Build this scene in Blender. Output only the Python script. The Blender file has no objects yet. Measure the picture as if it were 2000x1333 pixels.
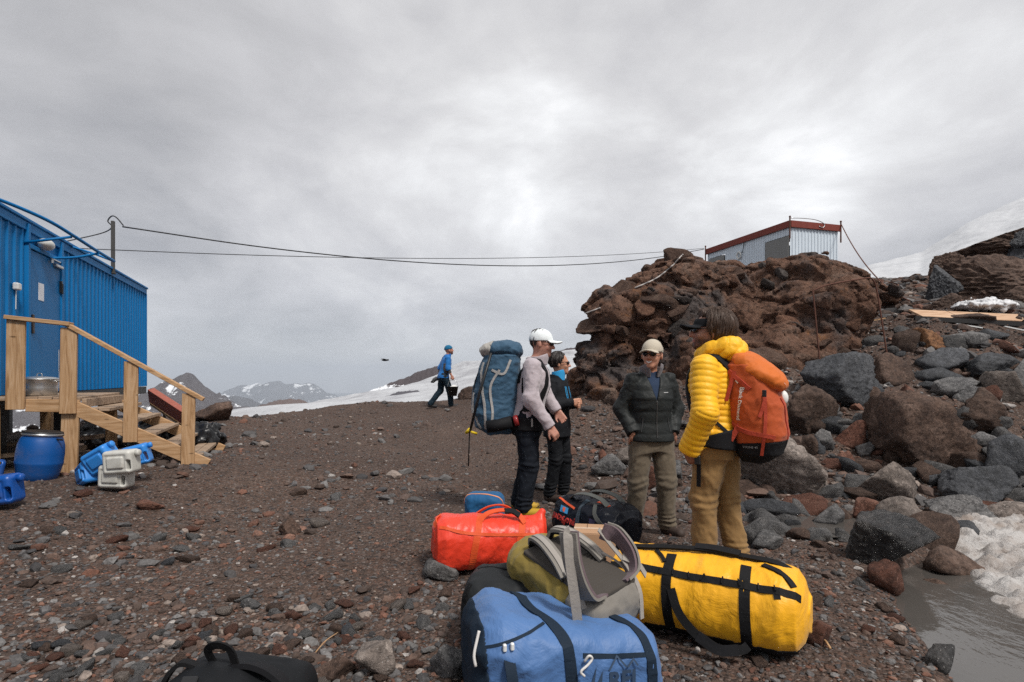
import bpy, math, random
import numpy as np
from mathutils import Matrix, Vector
SC = bpy.context.scene
COL = SC.collection
R = math.radians
# ---------------------------------------------------------------- camera
F, HZ, CZ = 1111.1, 735.0, 1.40          # focal length in photo pixels, horizon row, eye height
cam_d = bpy.data.cameras.new('camera'); cam = bpy.data.objects.new('camera', cam_d); COL.objects.link(cam)
cam_d.sensor_width = 36; cam_d.lens = 20.0; cam_d.shift_y = 68.5 / 2000
cam_d.clip_start = 0.05; cam_d.clip_end = 60000
cam.location = (0, 0, CZ); cam.rotation_euler = (R(90), 0, 0)
SC.camera = cam
def P(px, py, d):
    return np.array([(px - 1000) / F * d, d, CZ - (py - HZ) / F * d])
# ---------------------------------------------------------------- sky: a closed cloud deck over a Nishita sky
SKY = (0.55, (2.3, 4.2, 0), (5.3, 2.2, 0))   # cloud deck: broad cell size and offsets
SUN_EL, SUN_AZ = 54, 142                 # azimuth measured from +Y towards +X
W = bpy.data.worlds.new('World'); SC.world = W; W.use_nodes = True
nt = W.node_tree; nt.nodes.clear(); N = nt.nodes.new; L = nt.links.new
out = N('ShaderNodeOutputWorld'); mixs = N('ShaderNodeMixShader')
bg1 = N('ShaderNodeBackground'); bg2 = N('ShaderNodeBackground')
sky = N('ShaderNodeTexSky'); sky.sky_type = 'NISHITA'; sky.sun_disc = False
sky.sun_elevation = R(SUN_EL); sky.sun_rotation = R(SUN_AZ); sky.altitude = 3800
L(sky.outputs[0], bg1.inputs[0]); bg1.inputs[1].default_value = 0.08
tc = N('ShaderNodeTexCoord'); sep = N('ShaderNodeSeparateXYZ'); L(tc.outputs['Generated'], sep.inputs[0])
def wmath(op, a, b=None):
    n = N('ShaderNodeMath'); n.operation = op
    for i, v in enumerate((a, b)):
        if v is None: continue
        if isinstance(v, (int, float)): n.inputs[i].default_value = v
        else: L(v, n.inputs[i])
    return n.outputs[0]
zc = wmath('ADD', wmath('MAXIMUM', sep.outputs[2], 0.0), 0.30)
comb = N('ShaderNodeCombineXYZ')
L(wmath('DIVIDE', sep.outputs[0], zc), comb.inputs[0]); L(wmath('DIVIDE', sep.outputs[1], zc), comb.inputs[1])
def wnoise(scale, det, rough, off, dist=0.0, rot=0.0, st=(1, 1, 1)):
    mp = N('ShaderNodeMapping'); mp.inputs['Location'].default_value = off; mp.inputs['Rotation'].default_value = (0, 0, rot); mp.inputs['Scale'].default_value = st
    L(comb.outputs[0], mp.inputs[0])
    n = N('ShaderNodeTexNoise'); n.inputs['Scale'].default_value = scale; n.inputs['Detail'].default_value = det
    n.inputs['Roughness'].default_value = rough; n.inputs['Distortion'].default_value = dist
    L(mp.outputs[0], n.inputs[0]); return n.outputs[0]
n1 = wnoise(SKY[0], 2, 0.5, SKY[1]); n2 = wnoise(1.5, 9, 0.58, SKY[2], 0.5, .6, (1, .8, 1))
n3 = wnoise(4.5, 7, 0.6, (1.0, 9.1, 0), 0.5)
tot = wmath('SUBTRACT', wmath('ADD', wmath('ADD', wmath('MULTIPLY', n1, 0.75), wmath('MULTIPLY', n2, 0.56)), wmath('MULTIPLY', n3, 0.13)), 0.095)
ramp = N('ShaderNodeValToRGB'); L(tot, ramp.inputs[0])
e = ramp.color_ramp.elements
e[0].position = 0.44; e[0].color = (0.245, 0.243, 0.248, 1)
e[1].position = 0.84; e[1].color = (0.72, 0.72, 0.72, 1)
for p_, c_ in ((0.53, (0.312, 0.308, 0.311, 1)), (0.62, (0.385, 0.38, 0.384, 1)), (0.70, (0.465, 0.46, 0.46, 1)), (.77, (.57, .57, .57, 1))):
    q = ramp.color_ramp.elements.new(p_); q.color = c_
L(ramp.outputs[0], bg2.inputs[0]); bg2.inputs[1].default_value = 0.72
mixs.inputs[0].default_value = 0.93
L(bg1.outputs[0], mixs.inputs[1]); L(bg2.outputs[0], mixs.inputs[2]); L(mixs.outputs[0], out.inputs[0])
# ---------------------------------------------------------------- veiled sun
sd = bpy.data.lights.new('sun', 'SUN'); sun = bpy.data.objects.new('sun', sd); COL.objects.link(sun)
sd.energy = 1.5; sd.angle = R(12); sd.color = (1.0, 0.96, 0.90)
a_, e_ = R(SUN_AZ), R(SUN_EL)
sun.rotation_euler = Vector((math.sin(a_) * math.cos(e_), math.cos(a_) * math.cos(e_) , math.sin(e_))).to_track_quat('Z', 'Y').to_euler()
SC.view_settings.view_transform = 'Standard'; SC.view_settings.look = 'None'
SC.view_settings.exposure = 1.25; SC.view_settings.gamma = 1.0; SC.view_settings.use_curve_mapping = False
SC.render.engine = 'CYCLES'; SC.cycles.use_denoising = False; SC.cycles.use_adaptive_sampling = True; SC.cycles.adaptive_threshold = .003; SC.cycles.max_bounces = 5
SC.cycles.diffuse_bounces = 3; SC.cycles.glossy_bounces = 2; SC.cycles.volume_bounces = 0
# ================================================================ noise (vectorised gradient noise)
_rng0 = np.random.default_rng(7)
_perm = np.concatenate([_rng0.permutation(512)] * 3)
_g = _rng0.normal(size=(512, 3)); _g /= np.linalg.norm(_g, axis=1)[:, None]
_g = _g.astype(np.float32)
_gx, _gy, _gz = [np.ascontiguousarray(_g[:, k]) for k in range(3)]
_perm = _perm.astype(np.int32)
def perlin(p):
    p = np.asarray(p, np.float32)
    if len(p) > 60000: return np.concatenate([perlin(p[k:k + 40000]) for k in range(0, len(p), 40000)])     # stay in cache
    x, y, z = (np.ascontiguousarray(p[:, k]) for k in range(3))
    fx, fy, fz = np.floor(x), np.floor(y), np.floor(z)
    ix, iy, iz = (v.astype(np.int32) & 511 for v in (fx, fy, fz)); x -= fx; y -= fy; z -= fz
    u, v, w = (t * t * t * (t * (t * 6 - 15) + 10) for t in (x, y, z))
    def corner(h, dx, dy, dz): return _gx[h] * (x - dx) + _gy[h] * (y - dy) + _gz[h] * (z - dz)
    r = []
    for dx in (0, 1):
        a = _perm[ix + dx]; q = []
        for dy in (0, 1):
            b = _perm[a + iy + dy] + iz
            c0 = corner(_perm[b], dx, dy, 0); c1 = corner(_perm[b + 1], dx, dy, 1); q.append(c0 + w * (c1 - c0))
        r.append(q[0] + v * (q[1] - q[0]))
    return (r[0] + u * (r[1] - r[0])) * np.float32(1.5)
def fbm(p, oct=4, gain=0.5, lac=2.07, ridged=False):
    p = np.asarray(p, np.float32); a = 1.0; s = 0
    for k in range(oct):
        n = perlin(p + 17.3 * k)
        if ridged: n = 0.5 - np.abs(n) * 1.6
        s = s + a * n; a *= gain; p = p * lac
    return s
def worley(p, seed=0):
    """cell noise: distance to nearest and second nearest feature point, and the nearest cell's random value"""
    p = np.asarray(p, np.float32)
    if len(p) > 50000:
        r = [worley(p[k:k + 40000], seed) for k in range(0, len(p), 40000)]; return tuple(np.concatenate([a[j] for a in r]) for j in range(3))
    b = np.floor(p).astype(np.int32); f1 = np.full(len(p), 9, np.float32); f2 = f1.copy(); rid = np.zeros(len(p), np.int32)
    for dx in (-1, 0, 1):
        for dy in (-1, 0, 1):
            for dz in (-1, 0, 1):
                c = b + np.array((dx, dy, dz), np.int32); m = (c + seed) & 511
                h = _perm[_perm[_perm[m[:, 0]] + m[:, 1]] + m[:, 2]]
                d = ((c + .5 + .45 * _g[h] - p) ** 2).sum(1)
                n = d < f1; f2 = np.where(n, f1, np.minimum(f2, d)); rid = np.where(n, h, rid); f1 = np.where(n, d, f1)
    return np.sqrt(f1), np.sqrt(f2), rid / 511.0
# ================================================================ signed distances
def vec(*a): return np.array(a, float)
def cone(p, a, b, ra, rb):
    a = np.asarray(a, float); b = np.asarray(b, float); ab = b - a
    t = np.clip(((p - a) @ ab) / (ab @ ab + 1e-12), 0, 1)
    return np.linalg.norm(p - a - t[:, None] * ab, axis=1) - (ra + (rb - ra) * t)
def along(p, a, b):
    a = np.asarray(a, float); ab = np.asarray(b, float) - a; l = np.linalg.norm(ab)
    return ((p - a) @ ab) / l
def ell(p, c, r, M=None):
    q = p - np.asarray(c, float)
    if M is not None: q = q @ M
    r = np.asarray(r, float)
    k0 = np.linalg.norm(q / r, axis=1); k1 = np.linalg.norm(q / (r * r), axis=1) + 1e-9
    return k0 * (k0 - 1) / k1
def rbox(p, c, half, r, M=None):
    q = p - np.asarray(c, float)
    if M is not None: q = q @ M
    q = np.abs(q) - (np.asarray(half, float) - r)
    return np.linalg.norm(np.maximum(q, 0), axis=1) + np.minimum(q.max(axis=1), 0) - r
def smin(a, b, k):
    h = np.clip(0.5 + 0.5 * (b - a) / k, 0, 1)
    return b + (a - b) * h - k * h * (1 - h)
def smax(a, b, k): return -smin(-a, -b, k)
def loft(p, lv, e=2.0, ax=2):
    """stack of (super)ellipses along axis ax; each level = (s, c1, c2, r1, r2)"""
    lv = np.array(lv, float); o = [i for i in range(3) if i != ax]
    s = p[:, ax]; I = lambda k: np.interp(s, lv[:, 0], lv[:, k])
    a, b = I(3), I(4)
    q = (np.abs((p[:, o[0]] - I(1)) / a) ** e + np.abs((p[:, o[1]] - I(2)) / b) ** e) ** (1 / e)
    d = (q - 1) * np.minimum(a, b)
    return np.maximum(d, np.maximum(lv[0, 0] - s, s - lv[-1, 0]))
def rotm(x=0, y=0, z=0):
    return np.array(Matrix.Rotation(R(z), 3, 'Z') @ Matrix.Rotation(R(y), 3, 'Y') @ Matrix.Rotation(R(x), 3, 'X'))
def grad(f, p, e=1e-3):
    g = np.empty_like(p)
    for k in range(3):
        q = p.copy(); q[:, k] += e; w = p.copy(); w[:, k] -= e
        g[:, k] = (f(q) - f(w)) / (2 * e)
    return g
def project(f, p, off=0.0, it=5, step=0.05):
    p = np.array(p, float)
    for _ in range(it):
        d = f(p) - off; g = grad(f, p); g2 = (g * g).sum(1)[:, None] + 1e-6
        m = d[:, None] * g / g2; l = np.linalg.norm(m, axis=1)[:, None] + 1e-9
        p = p - m * np.minimum(1, step / l)
    return p
def surfnet(f, lo, hi, h, polish=True, band=1.35):
    """mesh the zero set of f on a sparse-evaluated grid (naive surface nets)"""
    lo = np.asarray(lo, float); n = (np.ceil((np.asarray(hi, float) - lo) / h / 4).astype(int) + 1) * 4
    nc = n // 4
    g = np.stack(np.meshgrid(*[np.arange(k) for k in nc], indexing='ij'), -1).reshape(-1, 3)
    dc = f(lo + (g * 4 + 1.5) * h).reshape(nc)
    near = np.abs(dc) < 4 * h * band
    V = np.repeat(np.repeat(np.repeat(dc, 4, 0), 4, 1), 4, 2).astype(np.float32)
    m = np.repeat(np.repeat(np.repeat(near, 4, 0), 4, 1), 4, 2)
    idx = np.argwhere(m); V[m] = f(lo + idx * h)
    S = V < 0
    c = np.zeros(tuple(k - 1 for k in n), np.int8)
    for a in (0, 1):
        for b in (0, 1):
            for d in (0, 1):
                c += S[a:n[0] - 1 + a, b:n[1] - 1 + b, d:n[2] - 1 + d]
    act = (c > 0) & (c < 8); ci = np.argwhere(act)
    cor = {}
    for a in (0, 1):
        for b in (0, 1):
            for d in (0, 1): cor[(a, b, d)] = V[ci[:, 0] + a, ci[:, 1] + b, ci[:, 2] + d]
    acc = np.zeros((len(ci), 3)); cnt = np.zeros(len(ci))
    for ax in range(3):
        o = [k for k in range(3) if k != ax]
        for a in (0, 1):
            for b in (0, 1):
                k0 = [0, 0, 0]; k0[o[0]] = a; k0[o[1]] = b; k1 = list(k0); k1[ax] = 1
                v0, v1 = cor[tuple(k0)], cor[tuple(k1)]; x = (v0 < 0) != (v1 < 0)
                t = np.where(x, v0 / np.where(x, v0 - v1, 1), 0)
                pt = np.tile(np.array(k0, float), (len(ci), 1)); pt[:, ax] = t
                acc += pt * x[:, None]; cnt += x
    verts = lo + (ci + acc / np.maximum(cnt, 1)[:, None]) * h
    ind = -np.ones(act.shape, np.int64); ind[act] = np.arange(len(ci))
    quads = []
    for ax in range(3):
        o = [k for k in range(3) if k != ax]
        s0 = [slice(1, n[k] - 1) for k in range(3)]; s0[ax] = slice(0, n[ax] - 1)
        s1 = list(s0); s1[ax] = slice(1, n[ax])
        A = S[tuple(s0)]; B = S[tuple(s1)]; e = np.argwhere(A != B)
        e2 = e.copy(); e2[:, o[0]] += 1; e2[:, o[1]] += 1
        fl = A[tuple(e.T)]
        if ax == 1: fl = ~fl
        def cell(da, db):
            q = e2.copy(); q[:, o[0]] -= da; q[:, o[1]] -= db; return ind[q[:, 0], q[:, 1], q[:, 2]]
        Q = np.stack([cell(1, 1), cell(0, 1), cell(0, 0), cell(1, 0)], 1)
        Q[~fl] = Q[~fl][:, ::-1]; quads.append(Q)
    quads = np.concatenate(quads); quads = quads[(quads >= 0).all(1)]
    if polish and len(verts): verts = project(f, verts, 0, 1, h * 0.5)
    return verts, quads
# ================================================================ mesh objects
def tag(o, label=None, cat=None, group=None, kind=None):
    if label: o['label'] = label
    if cat: o['category'] = cat
    if group: o['group'] = group
    if kind: o['kind'] = kind
    return o
def empty(name, loc=(0, 0, 0), rz=0, label=None, cat=None, group=None, M=None):
    o = bpy.data.objects.new(name, None); COL.objects.link(o); o.empty_display_size = 0.1
    if M is not None: o.matrix_world = Matrix(M)
    else: o.location = [float(v) for v in loc]; o.rotation_euler = (0, 0, rz)
    return tag(o, label, cat, group)
def mesh_data(name, V, faces, mats=(), smooth=True, col=None, mi=None):
    V = np.asarray(V, np.float32); me = bpy.data.meshes.new(name)
    if isinstance(faces, np.ndarray):
        k = faces.shape[1]; nf = len(faces); flat = faces.astype(np.int32).ravel()
        st = np.arange(nf, dtype=np.int32) * k
    else:
        ln = np.array([len(f) for f in faces], np.int32); nf = len(ln)
        flat = np.array([i for f in faces for i in f], np.int32)
        st = np.concatenate([[0], np.cumsum(ln)[:-1]]).astype(np.int32) if nf else ln
    me.vertices.add(len(V)); me.vertices.foreach_set('co', V.ravel())
    me.loops.add(len(flat)); me.loops.foreach_set('vertex_index', flat)
    me.polygons.add(nf); me.polygons.foreach_set('loop_start', st)
    me.polygons.foreach_set('use_smooth', np.full(nf, bool(smooth)))
    me.update(calc_edges=True); me.validate()
    for m in (mats if isinstance(mats, (list, tuple)) else [mats]): me.materials.append(m)
    if mi is not None: me.polygons.foreach_set('material_index', np.asarray(mi, np.int32))
    if col is not None:
        a = me.color_attributes.new('tint', 'FLOAT_COLOR', 'POINT')
        a.data.foreach_set('color', np.concatenate([col, np.ones((len(col), 1))], 1).astype(np.float32).ravel())
    return me
def obj(name, V, faces, mat, parent=None, smooth=True, col=None, mi=None):
    o = bpy.data.objects.new(name, mesh_data(name, V, faces, mat, smooth, col, mi)); COL.objects.link(o)
    if parent is not None: o.parent = parent
    return o
def blob(name, f, lo, hi, h, mat, parent=None, col=None, polish=True):
    V, Q = surfnet(f, lo, hi, h, polish)
    return obj(name, V, Q, mat, parent, True, col(V) if col else None)
class MB:
    """collects boxes, tubes and strips; build() links them as one mesh"""
    def __init__(s): s.V = []; s.F = []
    def add(s, V, F):
        b = len(s.V); s.V += [tuple(map(float, v)) for v in V]; s.F += [tuple(int(i) + b for i in f) for f in F]; return s
    def box(s, c, size, M=None, bev=0.0):
        hx, hy, hz = [v / 2 for v in size]; c = np.asarray(c, float)
        b = min(bev, hx * .45, hy * .45, hz * .45)
        if b <= 0:
            V = np.array([(x, y, z) for x in (-hx, hx) for y in (-hy, hy) for z in (-hz, hz)])
            Fc = [(0, 1, 3, 2), (4, 6, 7, 5), (0, 4, 5, 1), (2, 3, 7, 6), (0, 2, 6, 4), (1, 5, 7, 3)]
        else:
            V = []; key = {}
            for sx in (-1, 1):
                for sy in (-1, 1):
                    for sz in (-1, 1):
                        for ax in range(3):
                            v = [sx * (hx - b), sy * (hy - b), sz * (hz - b)]; v[ax] = (sx * hx, sy * hy, sz * hz)[ax]
                            key[(sx, sy, sz, ax)] = len(V); V.append(v)
            V = np.array(V); Fc = []
            for ax in range(3):
                o = [k for k in range(3) if k != ax]
                for sg in (-1, 1):
                    q = []
                    for (a, d) in ((-1, -1), (1, -1), (1, 1), (-1, 1)):
                        k = [0, 0, 0]; k[ax] = sg; k[o[0]] = a; k[o[1]] = d; q.append(key[(*k, ax)])
                    if (sg > 0) == (ax == 1): q = q[::-1]
                    Fc.append(q)
                for a in (-1, 1):
                    for d in (-1, 1):
                        k0 = [0, 0, 0]; k0[o[0]] = a; k0[o[1]] = d; k1 = list(k0); k0[ax] = -1; k1[ax] = 1
                        Fc.append([key[(*k0, o[0])], key[(*k1, o[0])], key[(*k1, o[1])], key[(*k0, o[1])]])
            for sx in (-1, 1):
                for sy in (-1, 1):
                    for sz in (-1, 1): Fc.append([key[(sx, sy, sz, k)] for k in ((0, 1, 2) if sx * sy * sz > 0 else (2, 1, 0))])
        if M is not None: V = V @ np.asarray(M).T
        return s.add(V + c, Fc)
    def beam(s, a, b, w, h, up=(0, 0, 1), bev=0.0):
        a = np.asarray(a, float); b = np.asarray(b, float); x = b - a; l = np.linalg.norm(x); x /= l
        y = np.cross(np.asarray(up, float), x); y /= np.linalg.norm(y); z = np.cross(x, y)
        return s.box((a + b) / 2, (l, w, h), np.stack([x, y, z], 1), bev)
    def tube(s, pts, r, n=8, caps=True):
        pts = np.asarray(pts, float); m = len(pts); r = np.full(m, r) if np.isscalar(r) else np.asarray(r)
        T = np.gradient(pts, axis=0); T /= np.linalg.norm(T, axis=1)[:, None] + 1e-12
        u = np.cross(T[0], (0, 0, 1) if abs(T[0][2]) < .9 else (1, 0, 0)); u /= np.linalg.norm(u)
        V = []
        for k in range(m):
            u = u - T[k] * (u @ T[k]); u /= np.linalg.norm(u); v = np.cross(T[k], u)
            for j in range(n):
                a = 2 * math.pi * j / n; V.append(pts[k] + r[k] * (math.cos(a) * u + math.sin(a) * v))
        Fc = [(k * n + j, k * n + (j + 1) % n, (k + 1) * n + (j + 1) % n, (k + 1) * n + j) for k in range(m - 1) for j in range(n)]
        if caps: Fc += [tuple(range(n))[::-1], tuple((m - 1) * n + j for j in range(n))]
        return s.add(V, Fc)
    def lathe(s, prof, n=32, c=(0, 0, 0), M=None):
        V = [(r * math.cos(2 * math.pi * j / n), r * math.sin(2 * math.pi * j / n), z) for r, z in prof for j in range(n)]
        Fc = [(k * n + j, k * n + (j + 1) % n, (k + 1) * n + (j + 1) % n, (k + 1) * n + j) for k in range(len(prof) - 1) for j in range(n)]
        V = np.array(V)
        if M is not None: V = V @ np.asarray(M).T
        return s.add(V + np.asarray(c, float), Fc)
    def build(s, name, mat, parent=None, smooth=False):
        o = obj(name, np.array(s.V), s.F, mat, parent, smooth)
        return o
def spline(pts, n=40):
    pts = np.asarray(pts, float)
    if len(pts) == 2: return pts[0] + np.linspace(0, 1, n)[:, None] * (pts[1] - pts[0])
    q = np.vstack([2 * pts[0] - pts[1], pts, 2 * pts[-1] - pts[-2]]); out_ = []
    m = len(pts) - 1
    for t in np.linspace(0, m - 1e-6, n):
        k = int(t); u = t - k; a, b, c, d = q[k:k + 4]
        out_.append(0.5 * (2 * b + (c - a) * u + (2 * a - 5 * b + 4 * c - d) * u * u + (3 * b - a - 3 * c + d) * u ** 3))
    return np.array(out_)
def _strip(Lf, Rt, nrm, th):
    m = len(Lf); V = np.concatenate([Lf, Rt, Lf - nrm * th, Rt - nrm * th]); Fc = []
    for k in range(m - 1):
        a, b = k, k + 1
        Fc += [(a, m + a, m + b, b), (2 * m + a, 2 * m + b, 3 * m + b, 3 * m + a), (a, b, 2 * m + b, 2 * m + a), (m + a, 3 * m + a, 3 * m + b, m + b)]
    Fc += [(0, 2 * m, 3 * m, m), (m - 1, 2 * m - 1, 4 * m - 1, 3 * m - 1)]
    return V, Fc
def _relax(f, q, off, it=10):
    for _ in range(it):
        m = q.copy(); m[1:-1] = .25 * q[:-2] + .5 * q[1:-1] + .25 * q[2:]; q = m
    d = f(q); g = grad(f, q); g /= np.linalg.norm(g, axis=1)[:, None] + 1e-9
    return q + g * np.clip(off * .7 - d, 0, .03)[:, None]
def ribbon_on(f, pts, w, off=0.006, th=0.006, n=48):
    c = _relax(f, project(f, spline(pts, n), off, 6), off, 14)
    g = grad(f, c, .012); g /= np.linalg.norm(g, axis=1)[:, None] + 1e-9
    for _ in range(12): g[1:-1] = .25 * g[:-2] + .5 * g[1:-1] + .25 * g[2:]
    T = np.gradient(c, axis=0); T /= np.linalg.norm(T, axis=1)[:, None] + 1e-9
    b = np.cross(T, g); b /= np.linalg.norm(b, axis=1)[:, None] + 1e-9
    Lf = _relax(f, project(f, c + b * w / 2, off, 2, .012), off, 8); Rt = _relax(f, project(f, c - b * w / 2, off, 2, .012), off, 8)
    m_ = (Lf + Rt) / 2; e_ = Lf - Rt; e_ *= (w / (np.linalg.norm(e_, axis=1)[:, None] + 1e-9)); Lf = m_ + e_ / 2; Rt = m_ - e_ / 2
    return _strip(Lf, Rt, g, th + .008)
def ribbon(pts, w, nrm, th=0.004, n=40, twist=None):
    c = spline(pts, n); T = np.gradient(c, axis=0); T /= np.linalg.norm(T, axis=1)[:, None] + 1e-9
    nrm = np.asarray(nrm, float)
    if nrm.ndim == 1: nv = np.tile(nrm, (n, 1))
    else: nv = spline(nrm, n)
    b = np.cross(T, nv); b /= np.linalg.norm(b, axis=1)[:, None] + 1e-9; nn = np.cross(b, T)
    return _strip(c + b * w / 2, c - b * w / 2, nn, th)
def strap_on(f, pts, w, name, mat, parent, off=0.006, th=0.006, n=48):
    V, Fc = ribbon_on(f, pts, w, off, th, n); return obj(name, V, Fc, mat, parent, False)
def strap(pts, w, nrm, name, mat, parent, th=0.004, n=40):
    V, Fc = ribbon(pts, w, nrm, th, n); return obj(name, V, Fc, mat, parent, False)
def text_verts(txt, size, shear=0.0, bold=0.0):
    cu = bpy.data.curves.new('lettering', 'FONT'); cu.body = txt; cu.size = size; cu.align_x = 'CENTER'; cu.align_y = 'CENTER'
    cu.resolution_u = 2; cu.shear = shear; cu.offset = bold
    t = bpy.data.objects.new('lettering', cu); COL.objects.link(t); dg = bpy.context.evaluated_depsgraph_get()
    me = bpy.data.meshes.new_from_object(t.evaluated_get(dg))
    V = np.array([v.co[:] for v in me.vertices]); Fc = [tuple(p.vertices) for p in me.polygons]
    bpy.data.objects.remove(t); bpy.data.curves.remove(cu); bpy.data.meshes.remove(me)
    return V, Fc
def lettering(txt, size, o, u, v, mat, parent, f=None, off=0.004, name='lettering', bold=0.0, shear=0.0):
    V, Fc = text_verts(txt, size, shear, bold); u = np.asarray(u, float); v = np.asarray(v, float)
    u = u / np.linalg.norm(u); v = v / np.linalg.norm(v)
    q = np.asarray(o, float) + V[:, :1] * u + V[:, 1:2] * v
    if f is not None: q = project(f, q, off, 5)
    return obj(name, q, Fc, mat, parent, False)
def copy_tree(o, parent=None):
    c = o.copy(); COL.objects.link(c); c.parent = parent
    for ch in list(o.children): copy_tree(ch, c)
    return c
# icosphere templates
import bmesh
def ico(k):
    bm = bmesh.new(); bmesh.ops.create_icosphere(bm, subdivisions=k, radius=1)
    V = np.array([v.co[:] for v in bm.verts]); Fc = np.array([[v.index for v in f.verts] for f in bm.faces]); bm.free()
    return V / np.linalg.norm(V, axis=1)[:, None], Fc
ICO = {k: ico(k) for k in (1, 2, 3, 4, 5)}
def rock_verts(seed, D, planes=11, p=48, rough=0.05, freq=1.6, strata=0.0):
    r = np.random.default_rng(seed); n = r.normal(size=(planes, 3)); n /= np.linalg.norm(n, axis=1)[:, None]
    o = r.uniform(.48, 1.0, planes)
    dd = np.maximum(np.hstack([np.maximum(D @ n.T, 0) / o, np.full((len(D), 1), .82)]), 1e-3)
    rad = (dd ** p).sum(1) ** (-1 / p)
    V = D * rad[:, None]
    if rough:
        k = rough * (.5 * fbm(V * freq + seed % 97, 2, 0.55) + .5 * fbm(V * freq * 2.6 + seed % 31, 4, .62, ridged=True) + .35 * perlin(V * freq * 9 + seed % 13))
        V = V * (1 + k)[:, None]
    if strata:
        t = V @ (r.normal(size=3) * 0.3 + vec(0, 0.2, 1)); V = V * (1 + strata * (np.abs((t * 4.2 + perlin(V * 1.5)) % 1 - .5) - .25))[:, None]
    lo, hi = V.min(0), V.max(0)
    return (V - (lo + hi) / 2) / ((hi - lo) / 2)
# ================================================================ materials
def new_mat(name):
    m = bpy.data.materials.new(name); m.use_nodes = True; t = m.node_tree
    return m, t, t.nodes['Principled BSDF']
def node(t, kind, **kw):
    n = t.nodes.new(kind)
    for k, v in kw.items():
        if k.startswith('i_'): n.inputs[k[2:].replace('_', ' ')].default_value = v
        else: setattr(n, k, v)
    return n
def mixc(t, fac, a, b, mode='MIX'):
    n = t.nodes.new('ShaderNodeMix'); n.data_type = 'RGBA'; n.blend_type = mode
    for k, v in ((0, fac), (6, a), (7, b)):
        if hasattr(v, 'is_output') or isinstance(v, bpy.types.NodeSocket): t.links.new(v, n.inputs[k])
        elif k == 0: n.inputs[0].default_value = v
        else: n.inputs[k].default_value = (*v[:3], 1)
    return n.outputs[2]
def tnoise(t, scale, det=4, rough=.55, vecs=None, stretch=None, dist=0.0):
    n = t.nodes.new('ShaderNodeTexNoise'); n.inputs['Scale'].default_value = scale; n.inputs['Detail'].default_value = det
    n.inputs['Roughness'].default_value = rough; n.inputs['Distortion'].default_value = dist
    tc = t.nodes.new('ShaderNodeTexCoord'); src = tc.outputs['Object'] if vecs is None else vecs
    if stretch:
        mp = t.nodes.new('ShaderNodeMapping'); mp.inputs['Scale'].default_value = stretch; t.links.new(src, mp.inputs[0]); src = mp.outputs[0]
    t.links.new(src, n.inputs['Vector']); return n.outputs[0]
def tramp(t, fac, stops):
    r = t.nodes.new('ShaderNodeValToRGB'); t.links.new(fac, r.inputs[0]); e = r.color_ramp.elements
    e[0].position = stops[0][0]; e[0].color = (*stops[0][1], 1) if len(stops[0][1]) == 3 else stops[0][1]
    e[1].position = stops[-1][0]; e[1].color = (*stops[-1][1], 1)
    for p, c in stops[1:-1]: q = e.new(p); q.color = (*c, 1)
    return r.outputs[0]
def tbump(t, b, h, strength=.5, dist=.01, prev=None):
    n = t.nodes.new('ShaderNodeBump'); n.inputs['Strength'].default_value = strength; n.inputs['Distance'].default_value = dist
    t.links.new(h, n.inputs['Height'])
    if prev is not None: t.links.new(prev, n.inputs['Normal'])
    if b is not None: t.links.new(n.outputs[0], b.inputs['Normal'])
    return n.outputs[0]
def G(v): return (v, v, v)
def cloth(name, c, rough=.75, dirt=0.25, dcol=None, fold=.4, fs=7, weave=True, sheen=.1, spec=.3, metal=0, folddist=.012, stretch=(1, 1, 1)):
    """fabric: slight colour drift, soft creases and a fine weave"""
    m, t, b = new_mat(name); c = tuple(c)
    if max(c) < .05: sheen = 0; spec = min(spec, .15); c = tuple(v * .8 for v in c)
    d = dcol or tuple(v * .62 for v in c)
    f = tramp(t, tnoise(t, 5, 6, .65), [(.38, G(0)), (.72, G(1))])
    n = node(t, 'ShaderNodeMath', operation='MULTIPLY'); t.links.new(f, n.inputs[0]); n.inputs[1].default_value = dirt
    t.links.new(mixc(t, n.outputs[0], c, d), b.inputs['Base Color'])
    b.inputs['Roughness'].default_value = rough; b.inputs['Specular IOR Level'].default_value = spec
    b.inputs['Sheen Weight'].default_value = sheen; b.inputs['Metallic'].default_value = metal
    pr = tbump(t, None, tnoise(t, fs, 5, .6, stretch=stretch, dist=.6), fold, folddist)
    if weave: tbump(t, b, tnoise(t, 260, 2, .5), .25, .002, pr)
    else: t.links.new(pr, b.inputs['Normal'])
    return m
def plain(name, c, rough=.6, metal=0, spec=.4, var=.15, bump=.15, scale=9, rust=None, rustamt=.0):
    m, t, b = new_mat(name)
    f = tnoise(t, scale, 6, .62)
    base = mixc(t, f, tuple(v * (1 - var) for v in c), tuple(min(1, v * (1 + var)) for v in c))
    if rust:
        base = mixc(t, tramp(t, tnoise(t, scale * .7, 8, .7), [(.62 - rustamt, G(0)), (.7 - rustamt, G(1))]), base, rust)
    t.links.new(base, b.inputs['Base Color']); b.inputs['Roughness'].default_value = rough
    b.inputs['Metallic'].default_value = metal; b.inputs['Specular IOR Level'].default_value = spec
    if bump: tbump(t, b, tnoise(t, scale * 6, 5, .6), bump, .004)
    return m
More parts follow.
